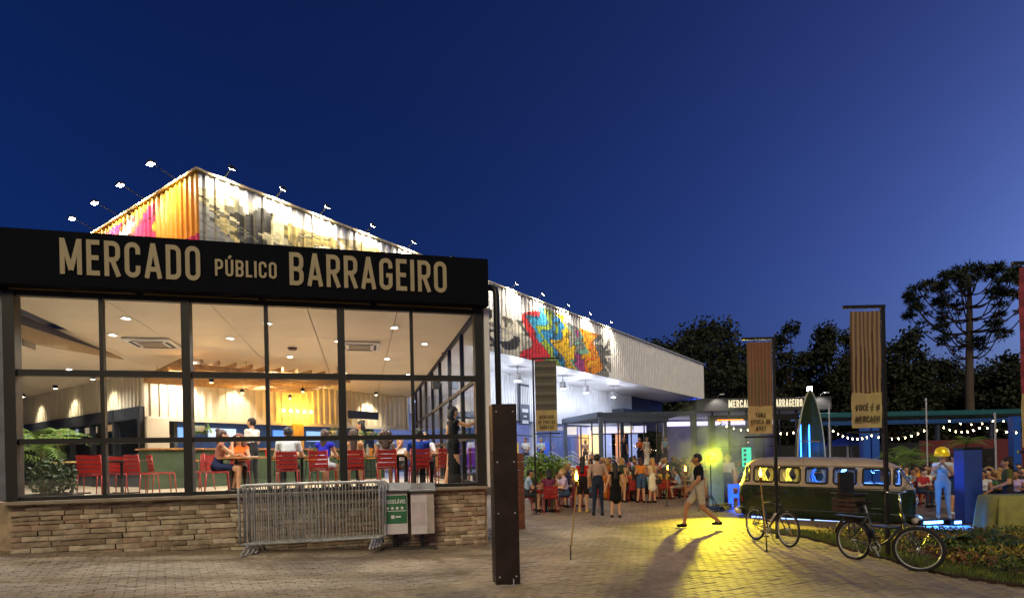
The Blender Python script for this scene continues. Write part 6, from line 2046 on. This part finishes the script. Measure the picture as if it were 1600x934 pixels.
tag(gcm.build('ground_cover', m_cover), 'mixed rust and green ground cover plants in the bed', 'ground cover', kind='stuff')
palm('cycad', 'dark spiky cycad in the bed before the blue column', at(1490, 10.6), .12, 22, .62, 31, 'cycads in the bed', .09, m_leafd)
palm('cycad', 'spiky cycad in the bed below the olive cloth', at(1552, 10.9), .1, 20, .6, 32, 'cycads in the bed', .09, m_leafd)
palm('cycad', 'cycad at the right edge of the bed', at(1598, 10.2), .1, 18, .6, 33, 'cycads in the bed', .09, m_leafd)

# ------------------------------------------------------------------ trees
m_bark = mat('bark', '#2f261e', .9, var=.3, scale=6, bump=.5)
m_crown = [mat('crown_a', '#1d2813', .7, var=.4, scale=.8), mat('crown_b', '#182211', .7, var=.4, scale=.8)]
def tree(label, px, d, top, half, seed, n=3600, size=.42, base=.1):
    rr = random.Random(seed)
    p = at(px, d, gz(15))
    H = (P(px, top, d).z - p.z) * (1.24 if seed == 60 else 1.24 if seed < 67 else 1.08)
    W = half / FPX * d
    t = thing('background_tree', label, 'tree', p, 0, 'trees behind the plaza')
    mb = MB().tube([(0, 0, -.2), (rr.uniform(-.2, .2), 0, H * .25), (rr.uniform(-.4, .4), 0, H * .5)], [.35, .26, .18], 8)
    cl = []
    for k in range(38):
        a = rr.uniform(0, 6.28); el = rr.random()
        r = W * math.sqrt(rr.random()) * .9
        z = H * (base + (1 - base) * (.12 + .76 * el) * (1 - .35 * (r / W) ** 2))
        cl.append(Vector((r * math.cos(a), r * math.sin(a) * .7, z)))
        mb.tube([(0, 0, H * .3), Vector((r * math.cos(a) * .4, r * math.sin(a) * .3, z * .7)), cl[-1]], [.12, .08, .03], 5)
    mb.build('trunk', m_bark, t)
    lm = MB()
    for i in range(n):
        c = cl[i % len(cl)]
        s = W * rr.uniform(.16, .40)
        v = Vector((rr.gauss(0, 1), rr.gauss(0, 1), rr.gauss(0, .7))).normalized() * s * rr.random() ** .4
        q = c + v
        a = Vector((rr.gauss(0, 1), rr.gauss(0, 1), rr.gauss(0, 1))).normalized() * size * rr.uniform(.5, 1.2)
        b = a.cross(Vector((rr.gauss(0, 1), rr.gauss(0, 1), rr.gauss(0, 1)))).normalized() * size * .38
        lm.add([q - a * .5, q + b, q + a * .5, q - b], [(0, 1, 2, 3)], 0)
    lm.build('crown', m_crown[seed % 2], t)
for i, a in enumerate(((1100, 60, 497, 92), (1046, 66, 540, 60), (1182, 70, 545, 60), (1238, 66, 528, 46), (1300, 64, 527, 58), (1352, 72, 560, 50), (1402, 64, 524, 56), (1460, 68, 548, 55), (1520, 72, 572, 55), (1572, 62, 540, 55), (1640, 66, 536, 60), (1150, 78, 520, 70), (1215, 82, 548, 70), (1330, 84, 540, 75), (1435, 84, 545, 75), (1545, 84, 555, 75))):
    tree(('broad domed tree behind the end of the hall', 'lower tree at the left foot of the broad domed tree', 'tree behind the reddish banner', 'tree between the two middle banners', 'tall leafy tree left of the striped banner', 'tree hidden behind the striped banner', 'leafy tree right of the striped banner', 'tree left of the tall pine trunk', 'low tree behind the tall pine trunk', 'rounded tree right of the tall pine', 'tree at the far right edge', 'tree far behind the broad domed tree', 'distant tree behind the reddish banner', 'distant tree behind the striped banner', 'distant tree left of the tall pine', 'distant tree right of the tall pine')[i], *a, seed=60 + i, n=15000 if i == 0 else 9500)
ar = thing('araucaria_pine', 'tall umbrella shaped araucaria pine rising above the other trees', 'tree', at(1519, 46, gz(15)))
AH = P(1519, 413, 46).z - ar.location.z
MB().tube([(0, 0, -.3), (-.1, 0, AH * .4), (.05, 0, AH * .75), (.1, 0, AH * .95)], [.36, .30, .22, .1], 10).build('trunk', mat('pine_bark', '#4a4038', .9, var=.25, bump=.4), ar)
rr = random.Random(9)
bm, tm = MB(), MB()
def tuft(c, r, n):
    for _ in range(n):
        v = Vector((rr.gauss(0, 1), rr.gauss(0, 1), rr.gauss(.15, .5))).normalized()
        q = Vector(c) + v * r * rr.uniform(.05, .6)
        e = q + v * r * rr.uniform(.35, .65)
        s = v.cross(Vector((rr.gauss(0, 1), rr.gauss(0, 1), rr.gauss(0, 1)))).normalized() * r * .085
        tm.add([q - s, q + s, e], [(0, 1, 2)])
for lv, (zs_, ze, Rr, nb) in enumerate(((.56, .69, 2.6, 4), (.62, .79, 4.1, 6), (.68, .86, 4.4, 7), (.74, .90, 3.9, 7), (.80, .935, 2.9, 7), (.86, .96, 1.7, 6))):
    for k in range(nb):
        a = 2 * math.pi * (k + .5 * (lv % 2)) / nb + rr.uniform(-.25, .25)
        r = Rr * rr.uniform(.82, 1.06)
        z0, rise = AH * zs_, AH * (ze - zs_) * rr.uniform(.85, 1.08)
        f = lambda s: Vector((math.cos(a) * r * s, math.sin(a) * r * s, z0 + rise * (s ** 2.2) - .3 * math.sin(s * 3.1)))
        bm.tube([f(s / 7) for s in range(8)], [.075 - .006 * s for s in range(8)], 5)
        tuft(f(1), .72, 150); tuft(f(.88) + Vector((rr.uniform(-.4, .4), rr.uniform(-.4, .4), .1)), .55, 90)
        tuft(f(1) + Vector((rr.uniform(-.6, .6), rr.uniform(-.6, .6), rr.uniform(-.1, .25))), .5, 80)
for k in range(8):
    tuft((rr.uniform(-.8, .8), rr.uniform(-.8, .8), AH * rr.uniform(.56, .66)), .6, 70)
tuft((.1, 0, AH * .97), .9, 160)
bm.build('branches', mat('pine_branch', '#2c2620', .9), ar)
tm.build('crown', mat('pine_needles', '#1f2c1a', .75, var=.3, scale=1), ar)

# labels that would be shared are told apart by their order from left to right
bylab = {}
for o in COL.objects:
    if o.parent is None and o.get('label'): bylab.setdefault(o['label'], []).append(o)
for lab, os_ in bylab.items():
    if len(os_) > 1:
        os_.sort(key=lambda o: o.location.x / o.location.y)
        for i, o in enumerate(os_): o['label'] = '%s, %s from left' % (lab, ORD[i])
